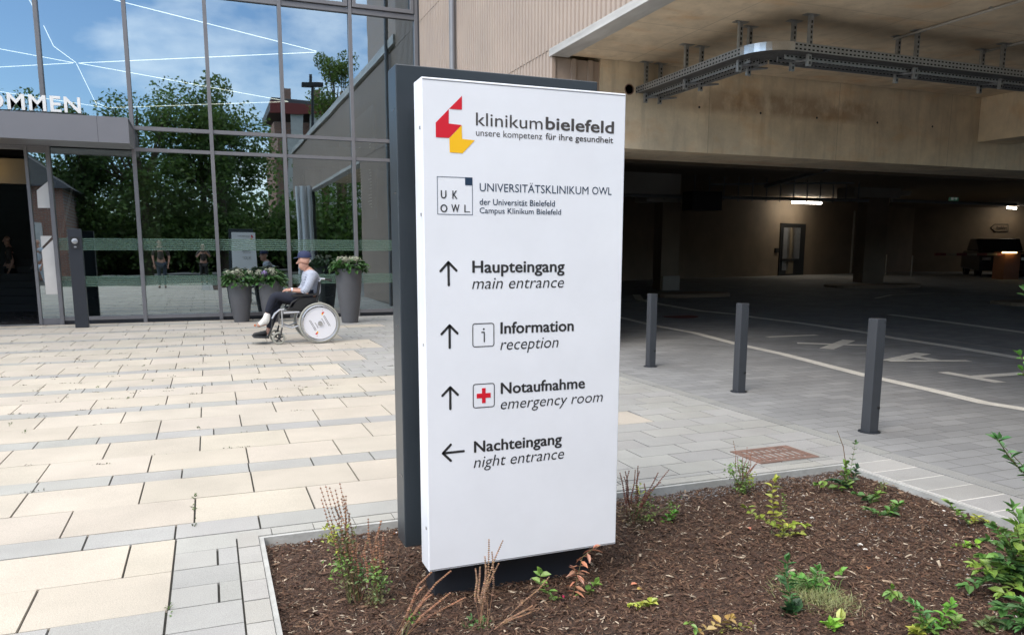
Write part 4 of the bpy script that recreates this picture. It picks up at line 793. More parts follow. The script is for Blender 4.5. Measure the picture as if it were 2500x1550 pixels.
# rain downpipe on the beige wall
p = PX(1104, 100, XW - .08); t = thing('downpipe', 'round grey downpipe running down the beige ribbed cladding', 'downpipe', (XW - .08, p.y, 0))
MB().tube([(XW - .08, p.y, 0), (XW - .08, p.y, 12)], .055, 16).build('pipe', 'pipe', t, smooth=True)
cl = MB(); [cl.lathe([(.062, z), (.062, z + .03)], (XW - .08, p.y, 0), 16) for z in (1.5, 4.0, 7.2, 9.5)]; [cl.box(XW - .03, XW + .005, p.y - .01, p.y + .01, z, z + .03) for z in (1.5, 4.0, 7.2, 9.5)]; cl.build('bracket', 'galv', t)
# directory board on the cladding, seen mirrored in the glass
t = thing('directory_board', 'tall dark blue directory board with white lines on the lobby side wall behind the glass', 'sign', (4.38, 23, 3.4))
bx(4.36, 4.39, 21.4, 24.7, 2.3, 5.3).build('board', 'navy', t); bx(4.36, 4.39, 25.0, 27.3, 2.3, 5.05).build('board', 'navy', t)
wl = MB()
for (ya, yb, zt) in ((21.6, 22.6, 4.4), (23.1, 24.3, 4.4), (25.4, 26.8, 4.4)):
    for k in range(22): wl.box(4.355, 4.358, ya + .3, ya + .3 + U(.15, .5), zt - .085 * k, zt - .085 * k + .022)
wl.build('lines', 'stucco', t)
# ------------------------------------------------------------------ planters with hydrangeas
def planter(px, yb, ytop, wt, wb, lab, hb=None, seed=1):
    random.seed(seed); g_ = G(px, yb); rt_, rb = wt / 2, wb / 2; c = Vector((g_.x, g_.y + rb, 0)); h = PY(px, ytop, c.y).z
    t = thing('planter', lab, 'planter', tuple(c), 'tall grey planters with hydrangeas'); pr_ = [(rb * .96, 0), (rb, .03), (rb + (rt_ - rb) * .5, h * .36), (rb + (rt_ - rb) * .82, h * .66), (rt_, h), (rt_ - .03, h), (rt_ - .04, h - .05), (0.001, h - .05)]
    MB().lathe(pr_, tuple(c), 36, cap=False).build('pot', 'planter', t, smooth=True)
    lf = MB(); k = 260
    for i in range(k):
        a = U(0, 6.283); r = rt_ * 1.25 * math.sqrt(rnd()); z = h + U(-.03, .24) * (1 - .5 * (r / (rt_ * 1.25)) ** 2) - (.10 if r > rt_ else 0) * rnd(); q = U(.7, 1.3)
        lf.col = (.045 * q, .11 * q * U(.8, 1.2), .028 * q); p = c + Vector((r * math.cos(a), r * math.sin(a), z)); lf.leaf(p, Vector((math.cos(a) + U(-.4, .4), math.sin(a) + U(-.4, .4), U(-.7, .5))), U(.09, .15), U(.06, .09))
    lf.build('foliage', 'leaf', t)
    for i in range(9):
        a = U(math.pi * .9, 2.1 * math.pi); r = U(.1, 1.15) * rt_; p = c + Vector((r * math.cos(a), r * math.sin(a), h + .17 + U(-.04, .06) - .05 * r / rt_)); fl_ = MB(); R0 = U(.06, .085)
        for q in range(70):
            d = Vector((random.gauss(0, 1), random.gauss(0, 1), random.gauss(0, 1) * .8 + .2)).normalized(); s = U(.75, 1.1); w_ = U(.45, .8)
            fl_.col = (.55 * w_, .56 * w_, .42 * w_) if rnd() < .8 else (.28 * w_, .34 * w_, .25 * w_)
            if i == 4 and lab.startswith('middle'): fl_.col = (.4 * w_, .3 * w_, .6 * w_)
            sd = d.cross(Vector((U(-1, 1), U(-1, 1), U(-1, 1)))).normalized(); s2 = sd.cross(d); pp_ = p + d * R0 * s; e_ = .016
            fl_.quad(pp_ + sd * e_, pp_ + s2 * e_, pp_ - sd * e_, pp_ - s2 * e_)
        fl_.build('flower_head', 'flower', t)
    return t
planter(591, 787, 689, .46, .29, 'left grey tapered planter with cream hydrangeas against the glass', seed=3)
planter(665, 787, 686, .46, .29, 'middle grey tapered planter, half hidden behind the seated person', seed=4)
planter(858, 789, 656, .52, .32, 'largest grey planter, with cream hydrangeas, right of the wheelchair', seed=5)
random.seed(11)
# ------------------------------------------------------------------ people
def skinmesh(name, nodes, edges, m, parent, sub=2, root=0):
    """nodes: (x,y,z,rx,ry) world positions with radii, grown by a Skin modifier and frozen to one mesh"""
    me = bpy.data.meshes.new(name); me.from_pydata([n[:3] for n in nodes], edges, []); o = bpy.data.objects.new(name, me); C.objects.link(o)
    sk = o.modifiers.new('s', 'SKIN'); sk.use_smooth_shade = True
    lay = me.skin_vertices[0].data if me.skin_vertices else None
    if lay is None: return o
    for i, n in enumerate(nodes): lay[i].radius = (n[3], n[4] if len(n) > 4 else n[3]); lay[i].use_root = (i == root)
    sb = o.modifiers.new('u', 'SUBSURF'); sb.levels = sub; sb.render_levels = sub
    dg = bpy.context.evaluated_depsgraph_get(); dg.update(); m2 = bpy.data.meshes.new_from_object(o.evaluated_get(dg)); o.modifiers.clear(); o.data = m2; m2.materials.clear(); m2.materials.append(M[m])
    m2.polygons.foreach_set('use_smooth', [True] * len(m2.polygons)); bpy.data.meshes.remove(me)
    o.parent = parent; o.matrix_parent_inverse = Matrix.Translation(-parent.location); return o
class Sk:
    def __init__(s, f): s.n = []; s.e = []; s.f = f
    def add(s, p, r, par=None, ry=None):
        w = s.f(Vector(p)); s.n.append((w.x, w.y, w.z, r, ry or r)); i = len(s.n) - 1
        if par is not None: s.e.append((par, i))
        return i
    def chain(s, par, *pr):
        for p, r in pr: par = s.add(p, r, par)
        return par
def add_skinlayer(me): pass
def hand(sk, wrist, p, d, up, size=1.0):
    """palm and five bent fingers from a wrist node; d: direction of the fingers, up: back of the hand"""
    d = d.normalized(); sd = d.cross(up).normalized(); up = sd.cross(d)
    palm = sk.add(p + d * .05 * size, .024 * size, wrist); kn = sk.add(p + d * .085 * size, .022 * size, palm)
    for k, (o, ln) in enumerate(((-.030, .062), (-.010, .075), (.010, .072), (.029, .055))):
        a = p + d * .10 * size + sd * o * size; sk.chain(kn, (a, .0095 * size), (a + (d * ln * .55 - up * .012) * size, .009 * size), (a + (d * ln * .9 - up * .036) * size, .0075 * size))
    a = p + d * .035 * size - sd * .034 * size; sk.chain(palm, (a, .011 * size), (a + (d * .035 - sd * .018) * size, .010 * size), (a + (d * .062 - sd * .016 - up * .008) * size, .008 * size))
def headn(sk, neck, c, fwd, s=1.0):
    """head grown round c: skull, jaw, nose, ears"""
    f = Vector(fwd).normalized(); rt = f.cross(Vector((0, 0, 1))).normalized(); Z = Vector((0, 0, 1))
    j = sk.add(c - Z * .07 * s + f * .02 * s, .062 * s, neck); m = sk.add(c + f * .008 * s, .083 * s, j, .078 * s); t_ = sk.add(c + Z * .065 * s - f * .005 * s, .080 * s, m); sk.add(c + Z * .115 * s - f * .01 * s, .045 * s, t_)
    n = sk.add(c + f * .088 * s - Z * .01 * s, .016 * s, m); sk.add(c + f * .112 * s - Z * .028 * s, .012 * s, n)
    sk.chain(j, (c + f * .07 * s - Z * .10 * s, .026 * s))
    for q in (-1, 1): sk.add(c + rt * q * .088 * s - Z * .01 * s, .014 * s, m)
# --- seated person and wheelchair.  local frame: +x forward (to the left of the photo), y to the photo's right side depth, z up
WC = G(782, 838); WC = Vector((WC.x, WC.y, 0)); YAW = math.radians(182)
def WF(p): c, s = math.cos(YAW), math.sin(YAW); return Vector((WC.x + p.x * c - p.y * s, WC.y + p.x * s + p.y * c, p.z))
# in this frame y<0 would be away from the camera, so y>0 is the near side after the half turn: near wheel y=+0.0, chair centre y=-0.28
def zx(X_, Z_): return ((985 - X_) / 853., (1400 - Z_) / 853.)     # photo crop -> local x, z
def LP(X_, Z_, y): a, b = zx(X_, Z_); return Vector((a, y, b))
CY = -.29
wch = thing('wheelchair', 'wheelchair with a white printed spoke guard, turned side on before the glass wall', 'wheelchair', tuple(WF(Vector((0, CY, 0)))))
def wtube(name, m, pts, r, seg=8): b = MB(); b.tube([WF(Vector(p)) for p in pts], r, seg); return b.build(name, m, wch, smooth=True)
def ringl(rs, c, y0): pass
def wheel(y, r, name, guard):
    c = WF(Vector((0, y, .315))); t = MB(); n = 48
    def torus(b, R, rr, yy=0, seg=8):
        n0 = len(b.v)
        for i in range(n):
            a = 2 * math.pi * i / n
            for k in range(seg): q = 2 * math.pi * k / seg; x = (R + rr * math.cos(q)) * math.cos(a); z = (R + rr * math.cos(q)) * math.sin(a); v = WF(Vector((x, y + yy + rr * math.sin(q), .315 + z))); b.v.append(tuple(v))
        for i in range(n):
            for k in range(seg): i2, k2 = (i + 1) % n, (k + 1) % seg; b.face((n0 + i * seg + k, n0 + i2 * seg + k, n0 + i2 * seg + k2, n0 + i * seg + k2))
    torus(t, .298, .017); ob = t.build(name, 'tyre', wch, smooth=True)
    b = MB(); torus(b, .272, .011); b.build('rim', 'silver', ob, smooth=True)
    b = MB(); torus(b, .27, .008, .045 if guard else -.045); b.build('hand_rim', 'silver', ob, smooth=True)
    s = MB()
    for i in range(24): a = 2 * math.pi * i / 24; s.tube([WF(Vector((.02 * math.cos(a + .6), y, .315 + .02 * math.sin(a + .6)))), WF(Vector((.27 * math.cos(a), y, .315 + .27 * math.sin(a))))], .0022, 4)
    s.build('spokes', 'silver', ob)
    h = MB(); h.tube([WF(Vector((0, y - .04, .315))), WF(Vector((0, y + .05, .315)))], .03, 16); h.build('hub', 'galvs', ob)
    if guard:
        g2 = MB(); n0 = 40; yy = y + .022; g2.quad(*[WF(Vector((.247 * math.cos(2 * math.pi * i / n0), yy, .315 + .247 * math.sin(2 * math.pi * i / n0)))) for i in range(n0)]); g2.build('spoke_guard', 'disc', wch)
        dr = MB(); dy = MB(); dt = MB(); cc = math.radians(65)
        def gd(u, v, k): # guard print frame rotated
            a = math.radians(-62); x = u * math.cos(a) - v * math.sin(a); z = u * math.sin(a) + v * math.cos(a); return WF(Vector((-x * (1 if k > 0 else -1), y + .0235, .315 + z * (1 if k > 0 else -1))))
        for k in (1, -1):
            for (v, u0, u1) in ((.115, -.07, .12), (.098, -.07, .11)): dt.quad(gd(u0, v, k), gd(u1, v, k), gd(u1, v + .006, k), gd(u0, v + .006, k))
            dr.quad(gd(-.10, .115, k), gd(-.125, .10, k), gd(-.13, .13, k), gd(-.11, .145, k)); dr.quad(gd(-.145, .13, k), gd(-.155, .12, k), gd(-.15, .145, k)); dy.quad(gd(-.085, .10, k), gd(-.105, .085, k), gd(-.12, .10, k), gd(-.10, .115, k))
            for i in range(7): u = -.05 + .014 * i; dt.quad(gd(u, .055, k), gd(u + .009, .055, k), gd(u + .009, .064, k), gd(u, .064, k))
        for b_, m_, n_2 in ((dr, 'red', 'guard_logo_red'), (dy, 'yellow', 'guard_logo_yellow'), (dt, 'inkgrey', 'guard_print')): b_.build(n_2, m_, wch)
wheel(0, .315, 'wheel', True); wheel(-.58, .315, 'wheel', False)
MB().tube([WF(Vector((0, .03, .315))), WF(Vector((0, -.6, .315)))], .012, 8).build('axle', 'silver', wch)
MB().tube([WF(Vector((0, .03, .315))), WF(Vector((0, .052, .315)))], .034, 18).build('hub_cap', 'galvs', wch)
for y in (-.08, -.50):
    wtube('side_frame', 'silver', [LP(740, 985, y), LP(540, 990, y), LP(545, 945, y), LP(490, 950, y), LP(430, 1000, y), LP(395, 1060, y)], .014)
    wtube('side_frame', 'silver', [LP(520, 960, y), LP(520, 1165, y)], .013); wtube('side_frame', 'silver', [LP(540, 1155, y), LP(640, 1190, y), LP(760, 1150, y)], .013)
    wtube('arm_frame', 'black', [LP(600, 945, y), LP(650, 860, y), LP(760, 790, y), LP(830, 765, y)], .012)
    wtube('back_post', 'black', [LP(940, 1010, y), LP(1010, 620, y), LP(1018, 570, y)], .014); wtube('push_handle_tube', 'silver', [LP(1012, 590, y), LP(1035, 555, y), LP(1090, 560, y)], .015); wtube('push_handle', 'black', [LP(1085, 560, y), LP(1175, 580, y)], .018)
    ap = MB(); q = [WF(LP(a, b, y + d)) for a, b, d in ((650, 760, -.03), (985, 745, -.03), (985, 745, .03), (650, 760, .03))]; ap.prism(q, (0, 0, 0), (0, 0, -.028)); ap.build('armrest', 'black', wch)
    sp = MB(); q = [WF(LP(a, b, y - .01)) for a, b in ((640, 945, ), (980, 945), (985, 800), (740, 800))]; sp.prism(q, (0, 0, 0), tuple(WF(Vector((0, .01, 0))) - WF(Vector((0, 0, 0))))); sp.build('side_panel', 'black', wch)
    cw = MB(); c0 = LP(467, 1317, y - .0); n = 24; b = MB(); n0 = 0
    for i in range(n):
        a = 2 * math.pi * i / n
        for k in range(6): q_ = 2 * math.pi * k / 6; b.v.append(tuple(WF(c0 + Vector(((.080 + .016 * math.cos(q_)) * math.cos(a), .016 * math.sin(q_), (.080 + .016 * math.cos(q_)) * math.sin(a))))))
    for i in range(n):
        for k in range(6): i2, k2 = (i + 1) % n, (k + 1) % 6; b.face((i * 6 + k, i2 * 6 + k, i2 * 6 + k2, i * 6 + k2))
    b.build('caster_wheel', 'tyre', wch, smooth=True)
    s = MB(); [s.tube([WF(c0), WF(c0 + Vector((.07 * math.cos(i * 1.257 + .3), 0, .07 * math.sin(i * 1.257 + .3))))], .009, 6) for i in range(5)]; s.tube([WF(c0 + Vector((0, .03, 0))), WF(c0 - Vector((0, .03, 0)))], .016, 8); s.build('caster_spider', 'black', wch)
    fk = MB(); fk.tube([WF(c0 + Vector((0, .026, 0))), WF(LP(495, 1260, y + .026)), WF(LP(515, 1180, y))], .012, 6); fk.tube([WF(c0 - Vector((0, .026, 0))), WF(LP(495, 1260, y - .026)), WF(LP(515, 1180, y))], .012, 6); fk.build('caster_fork', 'black', wch)
    wtube('leg_rest_tube', 'black', [LP(400, 1060, y), LP(385, 1180, y), LP(330, 1300, y)], .015)
q = [WF(LP(350, 1305, CY + d)) for d in (-.17, .17)] + [WF(LP(160, 1290, CY + d)) for d in (.17, -.17)]; ft = MB(); ft.prism(q, (0, 0, 0), (0, 0, -.018)); ft.build('foot_plate', 'black', wch)
q = [WF(LP(600, 925, CY + d)) for d in (-.21, .21)] + [WF(LP(975, 945, CY + d)) for d in (.21, -.21)]; ft = MB(); ft.prism(q, (0, 0, 0), (0, 0, -.045)); ft.build('seat', 'black', wch, bevel=.01)
q = [WF(LP(955, 900, CY - .2)), WF(LP(955, 900, CY + .2)), WF(LP(1012, 600, CY + .2)), WF(LP(1012, 600, CY - .2))]; ft = MB(); ft.prism(q, (0, 0, 0), tuple(WF(Vector((-.025, 0, 0))) - WF(Vector((0, 0, 0))))); ft.build('backrest', 'black', wch)
# the person
PS = thing('person', 'person in a navy cap and striped shirt sitting in the wheelchair with a bandaged foot', 'person', tuple(WF(Vector((.05, CY, .6)))))
def seg_body(cls, name, m):
    pass
hip = LP(905, 865, CY); che = LP(935, 590, CY); nb_ = LP(905, 480, CY); hd = LP(858, 330, CY)
s = Sk(WF); r0 = s.add(hip, .12, None, .15); a = s.add(LP(925, 740, CY), .10, r0, .14); b = s.add(che, .10, a, .145); k = s.add(nb_, .075, b, .10); nk = s.add(LP(880, 425, CY) + Vector((0, 0, 0)), .048, k); 
f0 = Vector((1, 0, -.05)); headn(s, nk, hd, f0, 1.12)
for sd_, el, wr, hd_ in ((1, LP(835, 715, CY + .24), LP(690, 712, CY + .06), LP(650, 700, CY + .04)), (-1, LP(850, 720, CY - .24), LP(690, 700, CY - .06), LP(645, 690, CY - .03))):
    sh_ = s.add(LP(930, 500, CY + .165 * sd_), .055, k); e1 = s.add(el, .042, sh_); w1_ = s.add(wr, .026, e1); hand(s, w1_, wr, (hd_ - wr) + Vector((.05, -.02 * sd_, -.01)), Vector((0, 0, 1)))
for sd_, kn, an, he, toe in ((1, LP(445, 765, CY + .06), LP(355, 1000, CY + .03), LP(335, 1130, CY + .03), LP(215, 1160, CY + .03)), (-1, LP(520, 830, CY - .1), LP(380, 1180, CY - .08), LP(360, 1270, CY - .08), LP(190, 1285, CY - .08))):
    t_ = s.add(LP(870, 850, CY + .09 * sd_), .085, r0); kk = s.add(kn, .062, t_); aa = s.add(an, .038, kk); hh_ = s.add(he, .036, aa); s.add(toe, .026, hh_, .03)
skinmesh('body', s.n, s.e, 'skin', PS)
s = Sk(WF); r0 = s.add(LP(925, 800, CY), .135, None, .165); a = s.add(LP(932, 700, CY), .128, r0, .16); b = s.add(che, .122, a, .165); k = s.add(nb_ + Vector((0, 0, -.02)), .085, b, .12); s.add(LP(885, 445, CY), .062, k)
for sd_, el, c_ in ((1, LP(835, 708, CY + .24), LP(775, 715, CY + .17)), (-1, LP(850, 712, CY - .24), LP(780, 715, CY - .17))): sh_ = s.add(LP(932, 505, CY + .175 * sd_), .078, k); e1 = s.add(el, .066, sh_); s.add(c_, .056, e1)
skinmesh('shirt', s.n, s.e, 'shirt', PS)
s = Sk(WF); r0 = s.add(LP(905, 870, CY), .13, None, .17)
for sd_, kn, an in ((1, LP(445, 765, CY + .06), LP(352, 1010, CY + .03)), (-1, LP(520, 830, CY - .1), LP(368, 1225, CY - .08))):
    t_ = s.add(LP(850, 850, CY + .09 * sd_), .10, r0); m_2 = s.add((LP(850, 850, CY + .09 * sd_) + kn) / 2, .088, t_); kk = s.add(kn, .076, m_2); s.add(an, .056, kk)
skinmesh('trousers', s.n, s.e, 'navycloth', PS)
s = Sk(WF); r0 = s.add(LP(357, 985, CY + .03), .052); a = s.add(LP(338, 1110, CY + .03), .056, r0); b = s.add(LP(335, 1150, CY + .03), .045, a); s.add(LP(235, 1150, CY + .03), .042, a, .048); skinmesh('bandage', s.n, s.e, 'bandage', PS)
s = Sk(WF); r0 = s.add(LP(205, 1155, CY + .03), .027); s.add(LP(180, 1152, CY + .03), .02, r0); skinmesh('toes', s.n, s.e, 'orange', PS)
s = Sk(WF); r0 = s.add(LP(355, 1265, CY - .08), .05); a = s.add(LP(260, 1280, CY - .08), .042, r0); s.add(LP(165, 1288, CY - .08), .034, a); skinmesh('shoe', s.n, s.e, 'black', PS)
s = Sk(WF); r0 = s.add(hd + Vector((-.035, 0, .03)), .088); s.add(hd + Vector((-.05, 0, -.035)), .062, r0); skinmesh('hair', s.n, s.e, 'stucco', PS)
cp = MB(); cc = WF(hd + Vector((-.005, 0, .055))); cp.lathe([(.105, 0), (.108, .03), (.095, .07), (.06, .10), (.001, .112)], tuple(cc), 20, cap=False); cp.build('cap', 'cap', PS, smooth=True)
cp = MB(); P_ = [WF(hd + Vector((.08 + .085 * math.cos(t_), .085 * math.sin(t_), .062 - .02 * math.cos(t_)))) for t_ in [math.radians(-90 + 18 * i) for i in range(11)]]; cp.prism(P_, (0, 0, 0), (0, 0, .007)); cp.build('cap_peak', 'cap', PS)
ww = LP(675, 700, CY + .055); MB().tube([WF(ww + Vector((-.012, 0, 0))), WF(ww + Vector((.012, 0, 0)))], .033, 14).build('wristwatch', 'disc', PS)
# --- standing and walking figures
def standing(loc, face, lab, top, legs, pose='stand', seed=0, hairc='dark', hgt=1.72, extra=None):
    c, s_ = math.cos(face), math.sin(face); k_ = hgt / 1.72
    def f(p): return Vector((loc[0] + (p.x * c - p.y * s_) * k_, loc[1] + (p.x * s_ + p.y * c) * k_, loc[2] + p.z * k_))
    t = thing('person', lab, 'person', tuple(loc)); st_ = .28 if pose == 'walk' else 0
    V = Vector; s = Sk(f); hp = s.add(V((0, 0, .93)), .12, None, .15); a = s.add(V((0, 0, 1.15)), .10, hp, .13); b = s.add(V((0, 0, 1.34)), .10, a, .15); n1_ = s.add(V((0, 0, 1.44)), .06, b, .08); n2_ = s.add(V((.01, 0, 1.51)), .048, n1_); headn(s, n2_, V((.02, 0, 1.62)), (1, 0, 0), .95)
    for q in (-1, 1):
        if pose == 'photo': el, wr = V((.08, .26 * q, 1.18)), V((.30, .08 * q, 1.38))
        elif pose == 'walk': el, wr = V((-.08 * q, .22 * q, 1.12)), V((.12 - .1 * q, .22 * q, .9))
        else: el, wr = V((-.02, .25 * q, 1.12)), V((.07, .22 * q, .88))
        sh_ = s.add(V((0, .17 * q, 1.39)), .055, n1_); e1 = s.add(el, .04, sh_); w1_ = s.add(wr, .026, e1); hand(s, w1_, wr, (wr - el) * .5, V((q * .3, 0, 1)) if pose != 'photo' else V((0, 0, 1)))
        x = st_ * q; l1 = s.add(V((0, .09 * q, .88)), .08, hp); l2 = s.add(V((x * .5 + .02, .10 * q, .48)), .055, l1); l3 = s.add(V((x - (.06 if st_ else 0), .10 * q, .08 + (.06 if st_ and q < 0 else 0))), .036, l2); s.add(V((x + .14, .11 * q, .035)), .032, l3)
    skinmesh('body', s.n, s.e, 'skin', t, 1)
    s = Sk(f); hp = s.add(V((0, 0, .98)), .13, None, .165); a = s.add(V((0, 0, 1.15)), .115, hp, .15); b = s.add(V((0, 0, 1.35)), .11, a, .165); n1_ = s.add(V((0, 0, 1.43)), .075, b, .1)
    for q in (-1, 1):
        el = V((.08, .26 * q, 1.18)) if pose == 'photo' else V((-.03, .25 * q, 1.14)); sh_ = s.add(V((0, .175 * q, 1.385)), .072, n1_); s.add(el, .056, sh_)
    skinmesh('shirt', s.n, s.e, top, t, 1)
    s = Sk(f); hp = s.add(V((0, 0, .94)), .13, None, .16)
    for q in (-1, 1): x = st_ * q; l1 = s.add(V((0, .09 * q, .86)), .095, hp); l2 = s.add(V((x * .5 + .02, .10 * q, .48)), .07, l1); s.add(V((x - (.05 if st_ else 0), .10 * q, .12 + (.06 if st_ and q < 0 else 0))), .055, l2)
    skinmesh('trousers', s.n, s.e, legs, t, 1)
    s = Sk(f); h1 = s.add(V((-.015, 0, 1.66)), .088); s.add(V((-.03, 0, 1.60)), .075, h1); skinmesh('hair', s.n, s.e, 'dark', t, 1)
    for q in (-1, 1): x = st_ * q; s = Sk(f); z_ = (.06 if st_ and q < 0 else 0); h1 = s.add(V((x - .05, .10 * q, .05 + z_)), .045); s.add(V((x + .15, .11 * q, .035 + z_)), .037, h1); skinmesh('shoe', s.n, s.e, 'gwhite' if pose == 'walk' and top == 'tshirt' else 'black', t, 1)
    if pose == 'photo': o = MB(); P_ = [f(V((.40, y, z))) for y, z in ((-.075, 1.40), (.075, 1.40), (.075, 1.475), (-.075, 1.475))]; o.prism(P_, (0, 0, 0), tuple(f(V((.008, 0, 0))) - f(V((0, 0, 0))))); o.build('held_phone', 'black', t)
    return t, f
standing((-.12, -.62, 0), math.radians(88), 'person holding up a phone to photograph, mirrored small in the glass', 'tshirt', 'black', 'photo', hgt=1.68)
standing((-1.62, 2.6 - .7, 0), math.radians(95), 'person in dark jeans standing, mirrored in the second glass bay', 'tshirt', 'jeans', hgt=1.8)
pw = G(268, 660); pwx = PY(268, 660, 27); t, f = standing((-5.2, 4.5, 0), math.radians(110), 'person in pale scrubs walking with a red bag, mirrored in the first glass bay', 'cloth', 'cloth', 'walk', hgt=1.75)
p = f(Vector((.1, .27, .75))); tag(bx(p.x - .14, p.x + .14, p.y - .06, p.y + .06, p.z - .12, p.z + .1).build('red_bag', 'red', bevel=.02), 'bright red bag carried by the person in scrubs', 'bag')
standing(tuple(PY(30, 690, 22.5).xy) + (0,), math.radians(185), 'dark dressed person in pale shoes walking inside the open entrance', 'tshirt', 'black', 'walk', hgt=1.75)
# ------------------------------------------------------------------ plants in the bed
LG = (.14, .25, .05); YG = (.32, .36, .06); DG = (.03, .08, .032); MG = (.075, .165, .045); BR = (.20, .11, .065)
def jit(c, a=.2): q = U(1 - a, 1 + a); return (c[0] * q * U(.9, 1.1), c[1] * q, c[2] * q * U(.85, 1.15))
def pix(x, y, base, dy=0): return PY(x, y, base.y + dy)
def sprig(lf, st, pts, n, ln, w, col, r=.0016, droop=0, spread=1., tip=True, opp=True):
    """stem through points with leaf pairs"""
    ln *= 1.3; w *= 1.38; n = int(n * 1.25 + .5); pts = [Vector(p) for p in pts]; st.col = (.16, .14, .06) if col is not BR else (.2, .12, .07); st.tube(pts, [r] * (len(pts) - 1) + [r * .5], 5)
    L_ = [(b - a).length for a, b in zip(pts[:-1], pts[1:])]; T = sum(L_)
    for i in range(n):
        s = T * (i + .6) / n; k = 0
        while k < len(L_) - 1 and s > L_[k]: s -= L_[k]; k += 1
        p = pts[k].lerp(pts[k + 1], min(1, s / max(L_[k], 1e-6))); d = (pts[k + 1] - pts[k]).normalized(); a = U(0, 6.283)
        for q in ((0, math.pi) if opp else (0,)):
            v = Vector((math.cos(a + q), math.sin(a + q), U(-.1, .35) - droop)); lf.col = jit(col); z = U(.75, 1.2); lf.leaf(p, (v * spread + d * .5), ln * z, w * z)
    if tip: 
        for q in range(3): lf.col = jit(col); lf.leaf(pts[-1], (pts[-1] - pts[-2]).normalized() + Vector((U(-.6, .6), U(-.6, .6), U(-.2, .4))), ln * .8, w * .8)
def plant(name, label, cat, base, stems, group=None):
    """stems: list of dicts(px=[(x,y,dy)..], n, ln, w, col)"""
    g_ = G(*base, -.045); t = thing(name, label, cat, tuple(g_), group); lf = MB(); st = MB()
    for s in stems:
        P_ = [pix(q[0], q[1], g_, q[2] if len(q) > 2 else 0) for q in s['px']]; sprig(lf, st, P_, s.get('n', 6), s.get('ln', .03), s.get('w', .018), s.get('col', LG), s.get('r', .0014), s.get('droop', 0), s.get('spread', 1), s.get('tip', True), s.get('opp', True))
    if lf.f: lf.build('leaves', 'leaf', t)
    st.build('stem', 'twig', t); return t
def seedstalks(name, label, base, tops, leafy=None, k=20, side=.006, col=(.21, .105, .06), n=18, group='dry seed stalks in the bed', lc=LG):
    """herb clump: thin stalks set with dry seed whorls, leaves at the foot"""
    g_ = G(*base, -.045); t = thing(name, label, 'dry herb', tuple(g_), group); st = MB(); sd = MB(); lf = MB()
    for (x, y, *dd) in tops:
        e = pix(x, y, g_, dd[0] if dd else U(-.05, .05)); b = g_ + Vector((U(-.03, .03), U(-.03, .03), 0)); m_ = b.lerp(e, .5) + Vector((U(-.02, .02), U(-.015, .015), .012)); P_ = [b, b.lerp(m_, .5), m_, m_.lerp(e, .5) + Vector((U(-.014, .014), U(-.01, .01), U(-.004, .01))), e]
        st.col = jit(col, .2); st.tube(P_, [.0014, .0011, .0009, .0007, .0005], 4)
        for i in range(k):
            f = .38 + .62 * i / k; s = f * 4; j_ = min(3, int(s)); p = P_[j_].lerp(P_[j_ + 1], s - j_); r = side * (1.1 - .5 * f) * (.34 + .5 * (i % 2))
            sd.col = jit(col, .35); q = len(sd.v); a = U(0, 3); d1 = Vector((math.cos(a), math.sin(a), 0)) * r; d2 = Vector((-math.sin(a), math.cos(a), 0)) * r; up = Vector((0, 0, r * .8)); sd.v += [tuple(p + v) for v in (d1, d2, -d1, -d2, up, -up)]
            for f_ in ((0, 1, 4), (1, 2, 4), (2, 3, 4), (3, 0, 4), (1, 0, 5), (2, 1, 5), (3, 2, 5), (0, 3, 5)): sd.face(tuple(q + u for u in f_))
    if leafy:
        for (x, y, c_, m2, r_) in leafy:
            cen = pix(x, y, g_)
            for i in range(m2):
                p = cen + Vector((random.gauss(0, r_), random.gauss(0, r_), random.gauss(0, r_ * 1.1))); p.z = max(p.z, -.04); lf.col = jit(c_, .3); lf.leaf(p, Vector((U(-1, 1), U(-1, 1), U(-.2, .8))), U(.012, .026), U(.008, .015))
        st.col = (.12, .13, .05)
        for (x, y, c_, m2, r_) in leafy:
            e = pix(x, y, g_); [st.tube([g_ + Vector((U(-.03, .03), U(-.02, .02), 0)), e + Vector((U(-r_, r_), U(-r_, r_), U(0, r_)))], [.0016, .0008], 4) for _ in range(5)]
        lf.build('leaves', 'leaf', t)
    st.build('stalks', 'twig', t); sd.build('seed_heads', 'twig', t); return t
def q2(x, y): return (600 + x / 3.78, 1150 + y / 3.78)
def q3(x, y): return (1000 + x / 3.484, 1250 + y / 3.484)
def q4(x, y): return (1480 + x / 3.024, 1050 + y / 3.024)
def q5(x, y): return (2000 + x / 3.024, 1050 + y / 3.024)
seedstalks('herb', 'tall cluster of upright brown seed stalks over green leaves at the left of the bed', q2(1000, 1190), [q2(x, y) for x, y in ((685, 140), (735, 125), (770, 140), (825, 160), (865, 100), (900, 220), (695, 250), (925, 215), (840, 270), (880, 240), (960, 380), (1130, 430), (1255, 450), (1040, 660))],
           [(*q2(800, 590), YG, 60, .022), (*q2(880, 850), LG, 90, .03), (*q2(1060, 920), MG, 70, .022), (*q2(960, 1000), (.14, .15, .06), 80, .035), (*q2(900, 640), (.12, .14, .05), 60, .03)], k=34, side=.010)
seedstalks('herb', 'shorter green herb with two brown spikes close to the dark sign box', q2(1190, 1210), [q2(x, y) for x, y in ((1250, 450), (1270, 560), (1225, 640), (1130, 560), (1110, 640))], [(*q2(1210, 950), LG, 70, .024), (*q2(1220, 1060), (.13, .2, .06), 70, .024), (*q2(1190, 1180), (.16, .15, .07), 60, .025)], k=30, side=.012)
seedstalks('dry_stalk', 'single thin bent stalk before the dark sign panel', q2(1310, 990), [q2(1490, 440)], k=26, side=.004)
